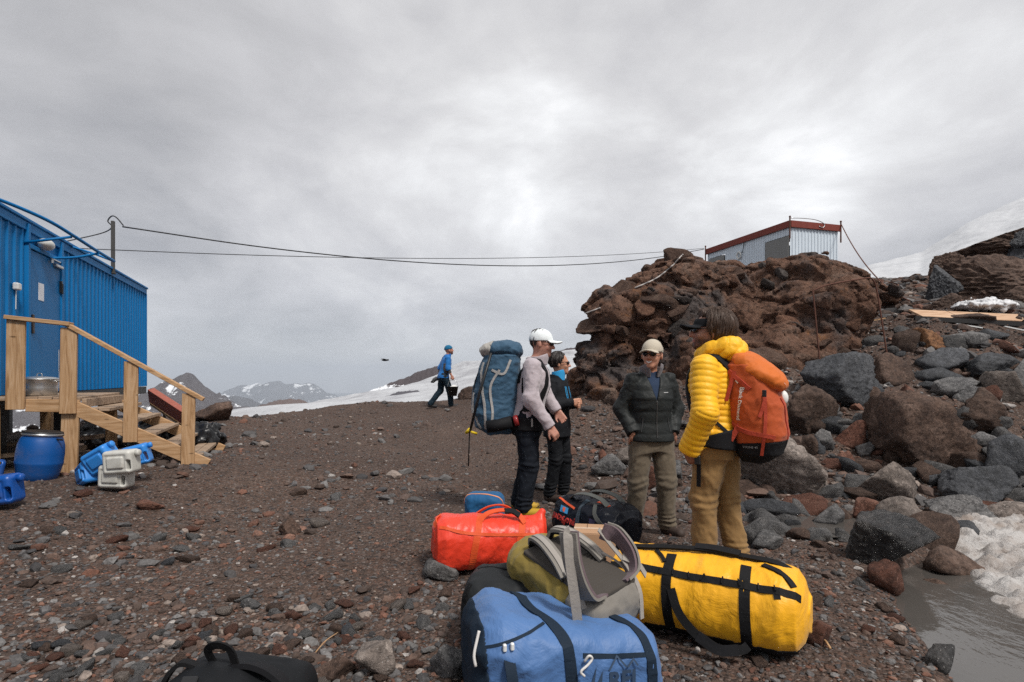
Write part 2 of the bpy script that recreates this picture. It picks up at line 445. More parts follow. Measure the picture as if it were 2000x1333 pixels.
def rockmat(name, c1, c2, c3, scale=2.0, speck=0.0, rough=.85, bump=.6, spec=.3, dust=None, objrand=.25):
    """volcanic rock: three mineral tones in patches, pits, pale crystal specks, dust lying on upward faces"""
    m, t, b = new_mat(name)
    oi = t.nodes.new('ShaderNodeObjectInfo'); tc = t.nodes.new('ShaderNodeTexCoord')
    ad = node(t, 'ShaderNodeVectorMath', operation='ADD'); t.links.new(tc.outputs['Object'], ad.inputs[0])
    sc = node(t, 'ShaderNodeMath', operation='MULTIPLY'); t.links.new(oi.outputs['Random'], sc.inputs[0]); sc.inputs[1].default_value = 37
    t.links.new(sc.outputs[0], ad.inputs[1]); v = ad.outputs[0]
    a = tramp(t, tnoise(t, scale, 7, .65, v, dist=.5), [(.35, c1), (.52, c2), (.68, c3)])
    fine = tnoise(t, scale * 9, 6, .7, v)
    a = mixc(t, tramp(t, fine, [(.36, G(.8)), (.56, G(0))]), a, tuple(x * .4 for x in c1))
    a = mixc(t, tramp(t, tnoise(t, scale * 14, 5, .75, v), [(.56, G(0)), (.7, G(.6))]), a, tuple(min(1, x * 1.7) for x in c3))
    if dust: a = mixc(t, tramp(t, tnoise(t, scale * 2.3, 6, .7, v), [(.5, G(0)), (.68, G(.75))]), a, dust)
    if speck:
        vo = t.nodes.new('ShaderNodeTexVoronoi'); vo.inputs['Scale'].default_value = 75; t.links.new(v, vo.inputs['Vector'])
        lt = node(t, 'ShaderNodeMath', operation='LESS_THAN'); t.links.new(vo.outputs['Distance'], lt.inputs[0]); lt.inputs[1].default_value = .22
        gt = node(t, 'ShaderNodeMath', operation='MULTIPLY'); t.links.new(lt.outputs[0], gt.inputs[0])
        t.links.new(tramp(t, vo.outputs['Color'], [(.55, G(0)), (.7, G(speck))]), gt.inputs[1])
        a = mixc(t, gt.outputs[0], a, (.45, .43, .42))
    hs = t.nodes.new('ShaderNodeHueSaturation'); t.links.new(a, hs.inputs['Color'])
    mr = node(t, 'ShaderNodeMapRange'); t.links.new(oi.outputs['Random'], mr.inputs[0])
    mr.inputs[3].default_value = 1 - objrand; mr.inputs[4].default_value = 1 + objrand; t.links.new(mr.outputs[0], hs.inputs['Value'])
    t.links.new(hs.outputs[0], b.inputs['Base Color']); b.inputs['Roughness'].default_value = rough; b.inputs['Specular IOR Level'].default_value = spec
    p1 = tbump(t, None, tnoise(t, scale * 4, 9, .72, v, dist=.3), bump * 1.4, .07)
    tbump(t, b, tnoise(t, scale * 40, 4, .6, v), bump * .8, .006, p1)
    return m
ROCK = dict(
    grey=rockmat('rock grey', (.075, .074, .076), (.13, .126, .125), (.2, .19, .185), 2.2, .8),
    black=rockmat('rock black', (.03, .032, .037), (.055, .058, .066), (.1, .102, .11), 1.8, .25, rough=.6, spec=.45),
    red=rockmat('rock red', (.085, .036, .024), (.15, .064, .043), (.21, .11, .08), 2.6, .15),
    brown=rockmat('rock brown', (.05, .031, .024), (.1, .062, .046), (.16, .108, .085), 2.2, .15),
    tan=rockmat('rock tan', (.11, .09, .078), (.2, .165, .145), (.3, .255, .225), 2.0, .5),
    rust=rockmat('rock rust', (.09, .045, .025), (.18, .085, .04), (.27, .14, .07), 2.6, .1),
    wet=rockmat('rock wet', (.012, .012, .013), (.028, .026, .026), (.06, .05, .045), 2.0, .1, rough=.32, spec=.5),
)
def outcropmat(name):
    m, t, b = new_mat(name)
    a = tramp(t, tnoise(t, .9, 7, .65, dist=.8), [(.3, (.075, .04, .028)), (.45, (.15, .08, .054)), (.58, (.185, .105, .073)), (.72, (.21, .155, .125))])
    a = mixc(t, tramp(t, tnoise(t, .8, 5, .62), [(.52, G(0)), (.62, G(.9))]), a, (.085, .076, .075))
    a = mixc(t, tramp(t, tnoise(t, 9, 7, .72, dist=.6), [(.34, G(.9)), (.52, G(0))]), a, (.02, .013, .011))
    a = mixc(t, tramp(t, tnoise(t, 2.1, 9, .75), [(.585, G(0)), (.68, G(.6))]), a, (.28, .115, .035))
    a = mixc(t, tramp(t, tnoise(t, 22, 5, .75), [(.56, G(0)), (.72, G(.7))]), a, (.28, .2, .16))
    t.links.new(a, b.inputs['Base Color']); b.inputs['Roughness'].default_value = .9; b.inputs['Specular IOR Level'].default_value = .2
    p1 = tbump(t, None, tnoise(t, 6, 9, .72, dist=.3), 1.0, .10)
    tbump(t, b, tnoise(t, 34, 6, .75), 1.0, .025, p1)
    return m
OUTCROP = outcropmat('clinker lava')
def tinted(name, rough=.85, bump=.5, speck=.5, spec=.3):
    """stones coloured one by one through their tint attribute, with mottling and crystal specks"""
    m, t, b = new_mat(name); at = t.nodes.new('ShaderNodeAttribute'); at.attribute_name = 'tint'
    a = mixc(t, tramp(t, tnoise(t, 60, 5, .7), [(.35, G(.55)), (.6, G(0))]), at.outputs[0], (.03, .024, .022))
    vo = t.nodes.new('ShaderNodeTexVoronoi'); vo.inputs['Scale'].default_value = 170
    tc = t.nodes.new('ShaderNodeTexCoord'); t.links.new(tc.outputs['Object'], vo.inputs['Vector'])
    lt = node(t, 'ShaderNodeMath', operation='LESS_THAN'); t.links.new(vo.outputs['Distance'], lt.inputs[0]); lt.inputs[1].default_value = .2
    gt = node(t, 'ShaderNodeMath', operation='MULTIPLY'); t.links.new(lt.outputs[0], gt.inputs[0])
    t.links.new(tramp(t, vo.outputs['Color'], [(.6, G(0)), (.75, G(speck))]), gt.inputs[1])
    a = mixc(t, gt.outputs[0], a, (.4, .38, .37))
    t.links.new(a, b.inputs['Base Color']); b.inputs['Roughness'].default_value = rough; b.inputs['Specular IOR Level'].default_value = spec
    tbump(t, b, tnoise(t, 90, 5, .65), bump, .01)
    return m
def groundmat():
    m, t, b = new_mat('volcanic grit')
    a = tramp(t, tnoise(t, .55, 5, .6), [(.35, (.058, .04, .032)), (.52, (.102, .070, .055)), (.68, (.155, .108, .085))])
    vo = t.nodes.new('ShaderNodeTexVoronoi'); vo.inputs['Scale'].default_value = 55; tc = t.nodes.new('ShaderNodeTexCoord'); t.links.new(tc.outputs['Object'], vo.inputs['Vector'])
    pe = tramp(t, vo.outputs['Color'], [(.1, (.03, .024, .023)), (.4, (.09, .066, .055)), (.65, (.14, .078, .055)), (.9, (.24, .21, .195))])
    a = mixc(t, .6, a, pe)
    v2 = t.nodes.new('ShaderNodeTexVoronoi'); v2.inputs['Scale'].default_value = 17; t.links.new(tc.outputs['Object'], v2.inputs['Vector'])
    pe2 = tramp(t, v2.outputs['Color'], [(.1, (.035, .03, .03)), (.45, (.085, .06, .05)), (.7, (.13, .07, .05)), (.92, (.16, .145, .14))])
    fac = tramp(t, v2.outputs['Distance'], [(.2, G(.75)), (.42, G(0))])
    a = mixc(t, fac, a, pe2)
    a = mixc(t, tramp(t, tnoise(t, 150, 3, .7), [(.3, G(.8)), (.55, G(0))]), a, (.018, .013, .012))
    t.links.new(a, b.inputs['Base Color']); b.inputs['Roughness'].default_value = .92; b.inputs['Specular IOR Level'].default_value = .2
    p0 = tbump(t, None, tnoise(t, 8, 6, .65), .8, .05)
    iv = node(t, 'ShaderNodeMath', operation='MULTIPLY'); t.links.new(v2.outputs['Distance'], iv.inputs[0]); iv.inputs[1].default_value = -1
    p1 = tbump(t, None, iv.outputs[0], .7, .03, p0)
    iv2 = node(t, 'ShaderNodeMath', operation='MULTIPLY'); t.links.new(vo.outputs['Distance'], iv2.inputs[0]); iv2.inputs[1].default_value = -1
    tbump(t, b, iv2.outputs[0], .9, .015, p1)
    return m
GROUND = groundmat()
STONE = tinted('loose stone')
def skinmat(name):
    m, t, b = new_mat(name); at = t.nodes.new('ShaderNodeAttribute'); at.attribute_name = 'tint'
    a = mixc(t, tramp(t, tnoise(t, 45, 4, .6), [(.4, G(0)), (.7, G(.25))]), at.outputs[0], (.45, .17, .12))
    t.links.new(a, b.inputs['Base Color']); b.inputs['Roughness'].default_value = .5; b.inputs['Specular IOR Level'].default_value = .35
    b.inputs['Subsurface Weight'].default_value = .08; b.inputs['Subsurface Radius'].default_value = (.01, .004, .002); b.inputs['Subsurface Scale'].default_value = .5
    return m
SKIN = skinmat('skin')
def wood(name, c1, c2, c3, along=(1, 14, 14), rough=.75):
    m, t, b = new_mat(name); oi = t.nodes.new('ShaderNodeObjectInfo'); tc = t.nodes.new('ShaderNodeTexCoord')
    ad = node(t, 'ShaderNodeVectorMath', operation='ADD'); t.links.new(tc.outputs['Object'], ad.inputs[0])
    sc = node(t, 'ShaderNodeMath', operation='MULTIPLY'); t.links.new(oi.outputs['Random'], sc.inputs[0]); sc.inputs[1].default_value = 23
    t.links.new(sc.outputs[0], ad.inputs[1]); v = ad.outputs[0]
    f = tnoise(t, 2.2, 6, .6, v, along, 1.2)
    a = tramp(t, f, [(.32, c1), (.5, c2), (.68, c3)])
    kn = t.nodes.new('ShaderNodeTexVoronoi'); kn.inputs['Scale'].default_value = 3.2; mp = t.nodes.new('ShaderNodeMapping'); mp.inputs['Scale'].default_value = (1, 3, 3)
    t.links.new(v, mp.inputs[0]); t.links.new(mp.outputs[0], kn.inputs['Vector'])
    a = mixc(t, tramp(t, kn.outputs['Distance'], [(.05, G(.8)), (.12, G(0))]), a, tuple(x * .35 for x in c1))
    a = mixc(t, tramp(t, tnoise(t, 2.5, 6, .7, v), [(.55, G(0)), (.75, G(.35))]), a, tuple(x * .7 for x in c1))
    t.links.new(a, b.inputs['Base Color']); b.inputs['Roughness'].default_value = rough; b.inputs['Specular IOR Level'].default_value = .25
    tbump(t, b, f, .3, .004); return m
WOODZ = wood('pine upright', (.27, .145, .065), (.43, .26, .135), (.52, .345, .205), (14, 14, 1))
WOODX = wood('pine rail', (.27, .145, .065), (.43, .26, .135), (.52, .345, .205), (1, 14, 14))
WOODW = wood('weathered tread', (.17, .115, .075), (.30, .21, .145), (.42, .32, .23), (1, 12, 12))
# ================================================================ terrain
class RBF:
    def __init__(s, pts, c=0.8, sm=1e-3):
        pts = np.asarray(pts, float); s.x = pts[:, :2]; s.c = c; n = len(pts)
        r = np.linalg.norm(s.x[:, None] - s.x[None], axis=2); A = np.sqrt(r * r + c * c) - sm * np.eye(n)
        Pm = np.hstack([np.ones((n, 1)), s.x]); M_ = np.block([[A, Pm], [Pm.T, np.zeros((3, 3))]])
        w = np.linalg.solve(M_, np.concatenate([pts[:, 2], np.zeros(3)])); s.w, s.a = w[:n], w[n:]
    def __call__(s, x, y):
        x = np.asarray(x, float); sh = x.shape; q = np.stack([x.ravel(), np.asarray(y, float).ravel()], 1); o = np.empty(len(q))
        for k in range(0, len(q), 40000):
            r = np.linalg.norm(q[k:k + 40000, None] - s.x[None], axis=2)
            o[k:k + 40000] = np.sqrt(r * r + s.c ** 2) @ s.w + s.a[0] + q[k:k + 40000] @ s.a[1:]
        return o.reshape(sh)
_tp = [P(*a) for a in (
    (1000, 1333, 2.62), (0, 1333, 2.5), (2000, 1333, 2.62), (500, 1100, 4.1), (100, 1000, 5.0), (130, 925, 6.35), (370, 905, 6.85),
    (250, 945, 5.9), (600, 900, 8.0), (750, 1000, 5.7), (870, 798, 16), (700, 789, 18), (620, 800, 17), (550, 818, 14), (480, 818, 13.5), (420, 815, 13), (290, 818, 12.5),
    (930, 772, 17), (1060, 785, 15), (1110, 795, 10.5), (1080, 900, 8), (1150, 850, 9), (1200, 800, 9.7), (1275, 1045, 5.15), (1395, 1108, 4.05),
    (1020, 1003, 5.6), (1085, 978, 6.4), (1170, 890, 7.6), (1330, 900, 7.2), (1500, 985, 5.9), (1600, 800, 7.8), (1700, 900, 6.9), (1800, 770, 8),
    (1950, 650, 9.7), (1750, 655, 10), (1720, 605, 12.5), (1740, 562, 24), (1950, 604, 11.5), (1900, 1000, 5.7), (2000, 950, 6.1), (1850, 1105, 4.1),
    (1950, 1215, 3.35), (1700, 1250, 2.98), (1250, 800, 10.4), (1400, 715, 11), (1600, 700, 10.5), (1400, 560, 15), (1543, 562, 17.3), (1400, 560, 20), (1640, 560, 18), (1300, 700, 16), (1180, 800, 15), (1230, 760, 17), (1120, 790, 13),(1250, 760, 21),
    (1600, 1150, 3.6), (1120, 772, 10.5), (1185, 778, 10.0), (1260, 775, 9.7), (1098, 835, 9.3), (1200, 1100, 4.2), (820, 1150, 3.7), (400, 1000, 5.6), (200, 840, 11), (1550, 580, 26), (1900, 590, 16), (2150, 900, 6.6), (2200, 620, 11), (2200, 1200, 3.5))]
_tp += [vec(*a) for a in ((-8, 8, .30), (-12, 5, .3), (-10, 14, .2), (-14, 16, -1.5), (-8, -6, -.1), (0, -6, -.2), (8, -6, 0), (12, 3, .9), (16, 9, 3.2),
    (-12, 28, -6), (-2, 30, -6), (3, 26, -4.5), (10, 32, 1.5), (22, 30, 4.6), (26, 12, 7), (-25, 10, -3), (-30, 40, -14), (0, 55, -16), (30, 55, 2), (-30, -20, 0), (30, -20, 3))]
_rbf = RBF(_tp, 1.0, 2e-3)
def Tz(x, y):
    x = np.asarray(x, float); y = np.asarray(y, float); z = _rbf(x, y)
    p = np.stack([x.ravel(), y.ravel(), np.zeros(x.size)], 1); d = np.hypot(p[:, 0], p[:, 1])
    b = 0.05 * fbm(p * .6, 3) + .018 * fbm(p * 2.7 + 9, 3) + np.clip((p[:, 0] - 1.5) / 3, 0, 1) * np.clip((p[:, 1] - 6) / 3, 0, 1) * .16 * fbm(p * 1.3 + 4, 4)
    z = z + b.reshape(x.shape)
    k = np.clip((x - stream_x(y)) / .45, 0, 1) * np.clip((4.9 - y) / .6, 0, 1); k = k * k * (3 - 2 * k)      # bed of the melt stream
    return z * (1 - k) + k * -.14
def stream_x(y): return np.interp(y, [1.5, 2.6, 3.02, 3.6, 4.2, 5], [1.6, 1.86, 2.0, 2.2, 2.6, 3.4])
def hit(px, py, lo=1.6, hi=40.0):
    """distance at which the sight line through a photo pixel meets the ground"""
    d = np.geomspace(lo, hi, 900); q = np.stack([(px - 1000) / F * d, d], 1); z = CZ - (py - HZ) / F * d
    b = np.nonzero(z < Tz(q[:, 0], q[:, 1]))[0]
    return d[b[0]] if len(b) else None
def on_ground(px, py): return P(px, py, hit(px, py))
def warp(a, b, n, c, k):
    u = np.linspace(-1, 1, n); v = np.sinh(k * u) / math.sinh(k)
    return np.where(v < 0, c + (c - a) * v, c + (b - c) * v)
gx = warp(-34, 34, 340, .2, 3.0); gy = warp(-20, 60, 360, 3.6, 3.2)
GX, GY = np.meshgrid(gx, gy, indexing='ij'); GZ = Tz(GX, GY)
def grid_faces(n, m):
    i = np.arange(n * m).reshape(n, m)
    return np.stack([i[:-1, :-1].ravel(), i[1:, :-1].ravel(), i[1:, 1:].ravel(), i[:-1, 1:].ravel()], 1)
V = np.stack([GX.ravel(), GY.ravel(), GZ.ravel()], 1)
n_ = np.zeros(len(V)); V[:, 2] += .007 * fbm(V * vec(9, 9, 0), 3)
ground = tag(obj('ground', V, grid_faces(len(gx), len(gy)), GROUND), 'dark reddish brown volcanic gravel ground', 'ground', kind='structure')
# ---------------------------------------------------------------- far country
def farmat(name, rockc, rock2, snowamt, scale, snow=(.75, .77, .8)):
    m, t, b = new_mat(name); at = t.nodes.new('ShaderNodeAttribute'); at.attribute_name = 'tint'
    rk = mixc(t, tnoise(t, scale * 2, 7, .7), rockc, rock2)
    nz = tnoise(t, scale, 9, .68, stretch=(1, 1, 1.6))
    s0 = node(t, 'ShaderNodeMath', operation='ADD'); t.links.new(nz, s0.inputs[0]); t.links.new(at.outputs['Fac'], s0.inputs[1])
    s = node(t, 'ShaderNodeMath', operation='SUBTRACT'); t.links.new(s0.outputs[0], s.inputs[0]); s.inputs[1].default_value = .5
    f = tramp(t, s.outputs[0], [(1.06 - snowamt, G(0)), (1.10 - snowamt, G(1))])
    t.links.new(mixc(t, f, rk, snow), b.inputs['Base Color']); b.inputs['Roughness'].default_value = .8; b.inputs['Specular IOR Level'].default_value = .1
    tbump(t, b, tnoise(t, scale * 4, 7, .7), .6, 2.0 / scale * .02); return m
def massif(name, pts, d, base, mat, label, seed, rough=.25, thick=1.0, n=220, m=60, tint=None, jag=.02):
    """mountain ridge whose crest passes the given sight lines at distance d; flanks fall away to front and back"""
    pts = np.array(pts, float); X = (pts[:, 0] - 1000) / F * d; Z = CZ - (pts[:, 1] - HZ) / F * d
    xs = np.linspace(X[0], X[-1], n); zc = np.interp(xs, X, Z); H = max(Z.max() - base, 1)
    zc = zc + jag * H * fbm(np.stack([xs / H * 9 + seed, 0 * xs, 0 * xs], 1), 4, .6)
    u = np.linspace(-1.0, 1.3, m); Y0 = d
    xx, uu = np.meshgrid(xs, u, indexing='ij'); hh = (zc - base)[:, None]
    q = np.stack([xx.ravel() / H * 2.2 + seed, uu.ravel() * thick * 2.2, np.full(xx.size, seed * .7)], 1)
    rid = fbm(q, 6, .55, ridged=True).reshape(xx.shape)
    prof = np.clip(1 - np.abs(uu) ** 1.15, 0, 1)
    z = base + hh * prof + rough * H * (rid - .25) * np.clip(np.abs(uu) * 2.2, .05, 1) * np.clip(prof * 2, 0, 1)
    y = Y0 + uu * H * thick * 1.6
    V = np.stack([xx.ravel(), y.ravel(), z.ravel()], 1)
    rel = ((z - base) / H).ravel()
    c = np.repeat((tint(xx.ravel(), rel, rid.ravel()) if tint else .5 * rel)[:, None], 3, 1)
    return tag(obj(name, V, grid_faces(n, m), mat, col=c), label, 'mountain', kind='structure')
SNOWROCK = farmat('alpine rock and snow', (.055, .05, .056), (.10, .088, .09), .5, .012)
SNOWROCK2 = farmat('far alpine rock', (.07, .075, .085), (.12, .12, .13), .5, .0028)
REDHILL = farmat('reddish hill', (.13, .085, .075), (.1, .085, .08), 0.0, .02)
massif('mountain', [(-900, 800), (-500, 770), (-200, 792), (0, 770), (180, 800), (285, 771), (320, 748), (345, 738), (362, 729), (372, 729), (385, 742), (410, 762), (440, 779), (470, 792), (520, 806), (600, 830)],
       2200, -330, SNOWROCK, 'dark pointed peak with snow patches beyond the blue cabin', 3.3, .30, .9, n=320, m=80,  tint=lambda x, r, q: .57 - .14 * r + .06 * (q < 0))
massif('mountain', [(-1200, 760), (-600, 740), (0, 770), (300, 775), (430, 768), (470, 752), (500, 750), (545, 744), (575, 752), (610, 748), (640, 770), (690, 782), (800, 795), (1000, 780), (1300, 770), (1800, 760), (2600, 745), (3400, 760)],
       12000, -1500, SNOWROCK2, 'distant blue grey snow streaked range', 8.1, .34, 1.1, n=420, m=60, jag=.035, tint=lambda x, r, q: .42 + .10 * r)
massif('hill', [(380, 812), (440, 802), (500, 794), (525, 786), (545, 780), (585, 779), (605, 788), (640, 803), (700, 818), (800, 830)],
       1500, -230, REDHILL, 'low reddish brown hill in front of the far range', 5.2, .1, .8, n=120, tint=lambda x, r, q: 0 * r)
massif('hill', [(380, 800), (430, 778), (455, 772), (480, 776), (520, 792), (560, 803), (640, 815), (760, 830)],
       4200, -600, SNOWROCK2, 'small dark blue hill between the peak and the far range', 12.2, .1, .8, n=120, tint=lambda x, r, q: .1 + 0 * r)
# valley floor out to the horizon
VAL = plain('valley', (.1, .105, .1), .9, scale=.002, bump=0)
tag(obj('valley', np.array([(-30000, -8000, -420), (30000, -8000, -420), (30000, 30000, -900), (-30000, 30000, -900)], float), np.array([[0, 1, 2, 3]]), VAL), kind='structure')
def snowmat(name, base=(.76, .77, .79), dirt=(.35, .32, .31), amt=.2, scale=.05, bump=.4, bd=.6):
    m, t, b = new_mat(name)
    f = tramp(t, tnoise(t, scale, 9, .7, stretch=(1, .45, 2.0), dist=.5), [(.62 - amt * .3, G(0)), (.86 - amt * .3, G(1))])
    a = mixc(t, f, base, dirt)
    t.links.new(a, b.inputs['Base Color']); b.inputs['Roughness'].default_value = .65; b.inputs['Specular IOR Level'].default_value = .15
    tbump(t, b, tnoise(t, scale * 3, 8, .65, stretch=(1, .5, 1)), bump, bd); return m
SNOWF = snowmat('glacier snow', (.47, .48, .50), (.27, .27, .29), .6, .06, .9, 1.5)
_sf = RBF([P(*a) for a in ((480, 806, 55), (700, 789, 75), (930, 780, 75), (560, 803, 110), (700, 784, 150), (840, 762, 170), (930, 706, 330), (890, 712, 330), (860, 730, 330), (780, 778, 330), (700, 797, 330),
    (1120, 688, 340), (1000, 735, 180), (1300, 680, 340), (1500, 690, 300), (600, 815, 330), (400, 840, 330), (300, 825, 80), (1700, 700, 200), (930, 765, 120), (1120, 760, 110), (930, 750, 420), (1300, 740, 430), (600, 830, 430))]
    + [vec(-40, 40, -9), vec(20, 40, -8), vec(60, 60, -4)], 12, 1e-2)
sx = np.linspace(-150, 190, 190); sy = warp(40, 440, 200, 90, 1.2); SX, SY = np.meshgrid(sx, sy, indexing='ij')
SZ = _sf(SX, SY); q = np.stack([SX.ravel() * .05, SY.ravel() * .03, 0 * SX.ravel()], 1); SZ += (.9 * fbm(q, 5, .55) * np.clip(SY.ravel() / 150, .15, 1)).reshape(SX.shape)
tag(obj('snowfield', np.stack([SX.ravel(), SY.ravel(), SZ.ravel()], 1), grid_faces(190, 200), SNOWF), 'pale glacier snowfield behind the gravel crest', 'snowfield', kind='structure')
RIDGE = farmat('dark ridge', (.06, .052, .058), (.1, .085, .088), .5, .06)
massif('ridge', [(560, 812), (620, 798), (660, 786), (700, 771), (760, 749), (800, 734), (815, 726), (830, 722), (850, 715), (870, 716), (900, 722), (930, 735)], 345, -22, RIDGE,
       'dark rocky ridge rising along the edge of the snowfield', 2.2, .10, .35, n=160, tint=lambda x, r, q: .36 + .2 * (r < .62))
massif('ridge', [(1010, 702), (1040, 694), (1060, 696), (1085, 688), (1110, 680), (1150, 676), (1250, 690), (1330, 690)], 352, -5, RIDGE,
       'low blue rock crest above the snow behind the woman', 6.2, .12, .3, n=120, tint=lambda x, r, q: .2 + 0 * r)
massif('ridge', [(738, 780), (765, 770), (775, 766), (790, 764), (815, 762), (826, 768), (832, 780)], 160, -14, plain('rock patch', (.085, .082, .095), .9, scale=.3),
       'bluish rock patch showing through the snowfield', 9.2, .08, .25, n=80, tint=lambda x, r, q: 0 * r)
# big snow mountain on the right
SNOWB = snowmat('mountain snow', (.51, .52, .54), (.35, .36, .38), .5, .012, .8, 4.0)
bx = np.linspace(0, 1, 170); by = np.linspace(0, 1, 150); BU, BV = np.meshgrid(bx, by, indexing='ij')
crest = np.interp(BU, [0, .1, .25, .36, .45, .56, .8, 1], [575, 560, 522, 492, 436, 385, 330, 280])        # crest rows along u
pxs = 1440 + BU * 1000; d0 = 120 + BV * 700
Zr = CZ - ((crest * BV + 640 * (1 - BV)) - HZ) / F * d0
q = np.stack([BU.ravel() * 9, BV.ravel() * 6, 0 * BU.ravel()], 1); Zr = Zr + (10 * fbm(q, 6, .6)).reshape(Zr.shape) * BV * (1 - .75 * BV)
tag(obj('snow_slope', np.stack([((pxs - 1000) / F * d0).ravel(), d0.ravel(), Zr.ravel()], 1), grid_faces(170, 150), SNOWB), 'big white snow slope rising behind the rocks', 'snow slope', kind='structure')
# the air
HZM = bpy.data.materials.new('haze'); HZM.use_nodes = True; t = HZM.node_tree; t.nodes.clear()
o_ = t.nodes.new('ShaderNodeOutputMaterial'); v_ = t.nodes.new('ShaderNodeVolumePrincipled')
v_.inputs['Color'].default_value = (.80, .88, 1.0, 1); v_.inputs['Density'].default_value = 0.75e-4; v_.inputs['Anisotropy'].default_value = .0
t.links.new(v_.outputs[0], o_.inputs['Volume'])
mb = MB().box((0, 10950, -400), (62000, 38200, 1800))
hz = mb.build('haze', HZM); tag(hz, 'thin mountain haze', 'haze', kind='stuff')
# ================================================================ the lava outcrop under the hut
def poly(p, c, r, seed, planes=15, lo=.62):
    g = np.random.default_rng(seed); n = g.normal(size=(planes, 3)); n /= np.linalg.norm(n, axis=1)[:, None]
    o = g.uniform(lo, 1.0, planes); r = np.asarray(r, float); q = (p - c) / r; d = np.linalg.norm(q, axis=1) - 1
    for k in range(planes): d = np.maximum(d, q @ n[k] - o[k])
    return d * r.min()
_OL = [((1265, 642, 11.2), (1.36, 1.3, 1.0), 2), ((1190, 685, 10.9), (.66, .9, .72), 5), ((1215, 750, 10.6), (.95, .9, .75), 9), ((1325, 572, 11.6), (.95, 1.2, .72), 4),
       ((1420, 640, 11.4), (1.3, 1.2, 1.2), 13), ((1575, 622, 10.9), (1.10, 1.0, 1.05), 21), ((1622, 612, 10.9), (.58, .8, .74), 23), ((1440, 745, 10.3), (1.7, .9, .75), 31),
       ((1345, 725, 10.1), (.85, .7, .8), 37), ((1550, 700, 10.4), (1.0, .8, .7), 41), ((1480, 572, 12.0), (1.0, 1.0, .6), 44), ((1575, 560, 11.8), (.98, 1.0, .5), 45), ((1420, 610, 14.5), (2.6, 2.6, 1.1), 51), ((1560, 590, 14.8), (2.2, 2.6, 1.05), 52)]
_OC = [(P(*c), r, s) for c, r, s in _OL]
def outcrop_base(p):
    d = None
    for c, r, s in _OC:
        e = poly(p, c, r, s, 9); d = e if d is None else smin(d, e, .05)
    return d
_lo, _hi = P(1090, 830, 10.8) - vec(.3, 1.9, .6), P(1730, 470, 11.8) + vec(.6, 2.8, .3)
Vb, _ = surfnet(outcrop_base, _lo, _hi, .14, polish=False); rg = np.random.default_rng(17)
Vb = Vb[(Vb[:, 1] < 13.6) & (Vb[:, 2] > Tz(Vb[:, 0], Vb[:, 1]))]; gb = grad(outcrop_base, Vb, .05); gb /= np.linalg.norm(gb, axis=1)[:, None] + 1e-9
_tilt = rotm(-20, 24, 15)
def outcrop_sdf(p):
    """lava mass broken into stepped, cracked blocks along one tilted bedding"""
    w = p + .06 * np.stack([perlin(p * 1.9 + k * 31) for k in range(3)], 1); q = w @ _tilt
    d = outcrop_base(w)
    a1, a2, ar = worley(q * vec(1.25, 1.5, 2.3), 3); d = d + .24 * (ar - .5) + .09 * np.exp(-(a2 - a1) / .07)
    b1, b2, br = worley(q * vec(3.4, 3.8, 6.2), 40); d = d + .085 * (br - .5) + .028 * np.exp(-(b2 - b1) / .09)
    return d + .014 * fbm(p * 7, 3, .6)
V, Q = surfnet(outcrop_sdf, _lo, _hi, .036, polish=False, band=1.5)
keep = V[:, 2] > Tz(V[:, 0], V[:, 1]) - .35; ok = keep[Q].all(1)
outcrop = obj('lava_outcrop', V, Q[ok], OUTCROP, smooth=False); tag(outcrop, 'huge craggy brown lava outcrop carrying the white hut', 'rock')
_D4, _F4 = ICO[4]; _D3, _F3 = ICO[3]; _D2, _F2 = ICO[2]; _D5, _F5 = ICO[5]
LAVA = [rockmat('lava brown', (.075, .042, .031), (.14, .082, .059), (.21, .142, .11), 2.4, .12, .92, .8), rockmat('lava rust', (.10, .047, .03), (.175, .086, .054), (.25, .14, .09), 2.6, .1, .92, .8),
        rockmat('lava grey', (.06, .05, .047), (.115, .096, .088), (.19, .165, .15), 2.2, .25, .9, .8), rockmat('lava dark', (.03, .022, .02), (.06, .043, .037), (.1, .08, .07), 2.4, .12, .9, .8)]
# fractured blocks that make up the face of the outcrop
BLK = [mesh_data('rock', rock_verts(7000 + k, _D4, 8 + k % 3, 70, .075, 1.8, .05), _F4, LAVA[(0, 1, 0, 2, 0, 0, 1, 3)[k % 8]], smooth=True) for k in range(24)]
cnt = 0; placed = []
for i in rg.permutation(len(Vb)):
    r = rg.choice([.13, .22, .36, .55], p=[.52, .32, .14, .02])
    if cnt >= 90: break
    if gb[i][1] > .45 or any(np.linalg.norm(Vb[i] - q) < .36 * (r + q_r) for q, q_r in placed): continue
    placed.append((Vb[i], r)); cnt += 1
    o = bpy.data.objects.new('rock', BLK[rg.integers(24)]); COL.objects.link(o); o.parent = outcrop
    o.location = Vb[i] - gb[i] * r * rg.uniform(.40, .70); o.scale = [r * rg.uniform(1.0, 1.5), r * rg.uniform(.8, 1.15), r * rg.uniform(.5, .85)]
    o.rotation_euler = (R(-16 + rg.normal(0, 16)), R(20 + rg.normal(0, 18)), rg.uniform(0, 6.28))
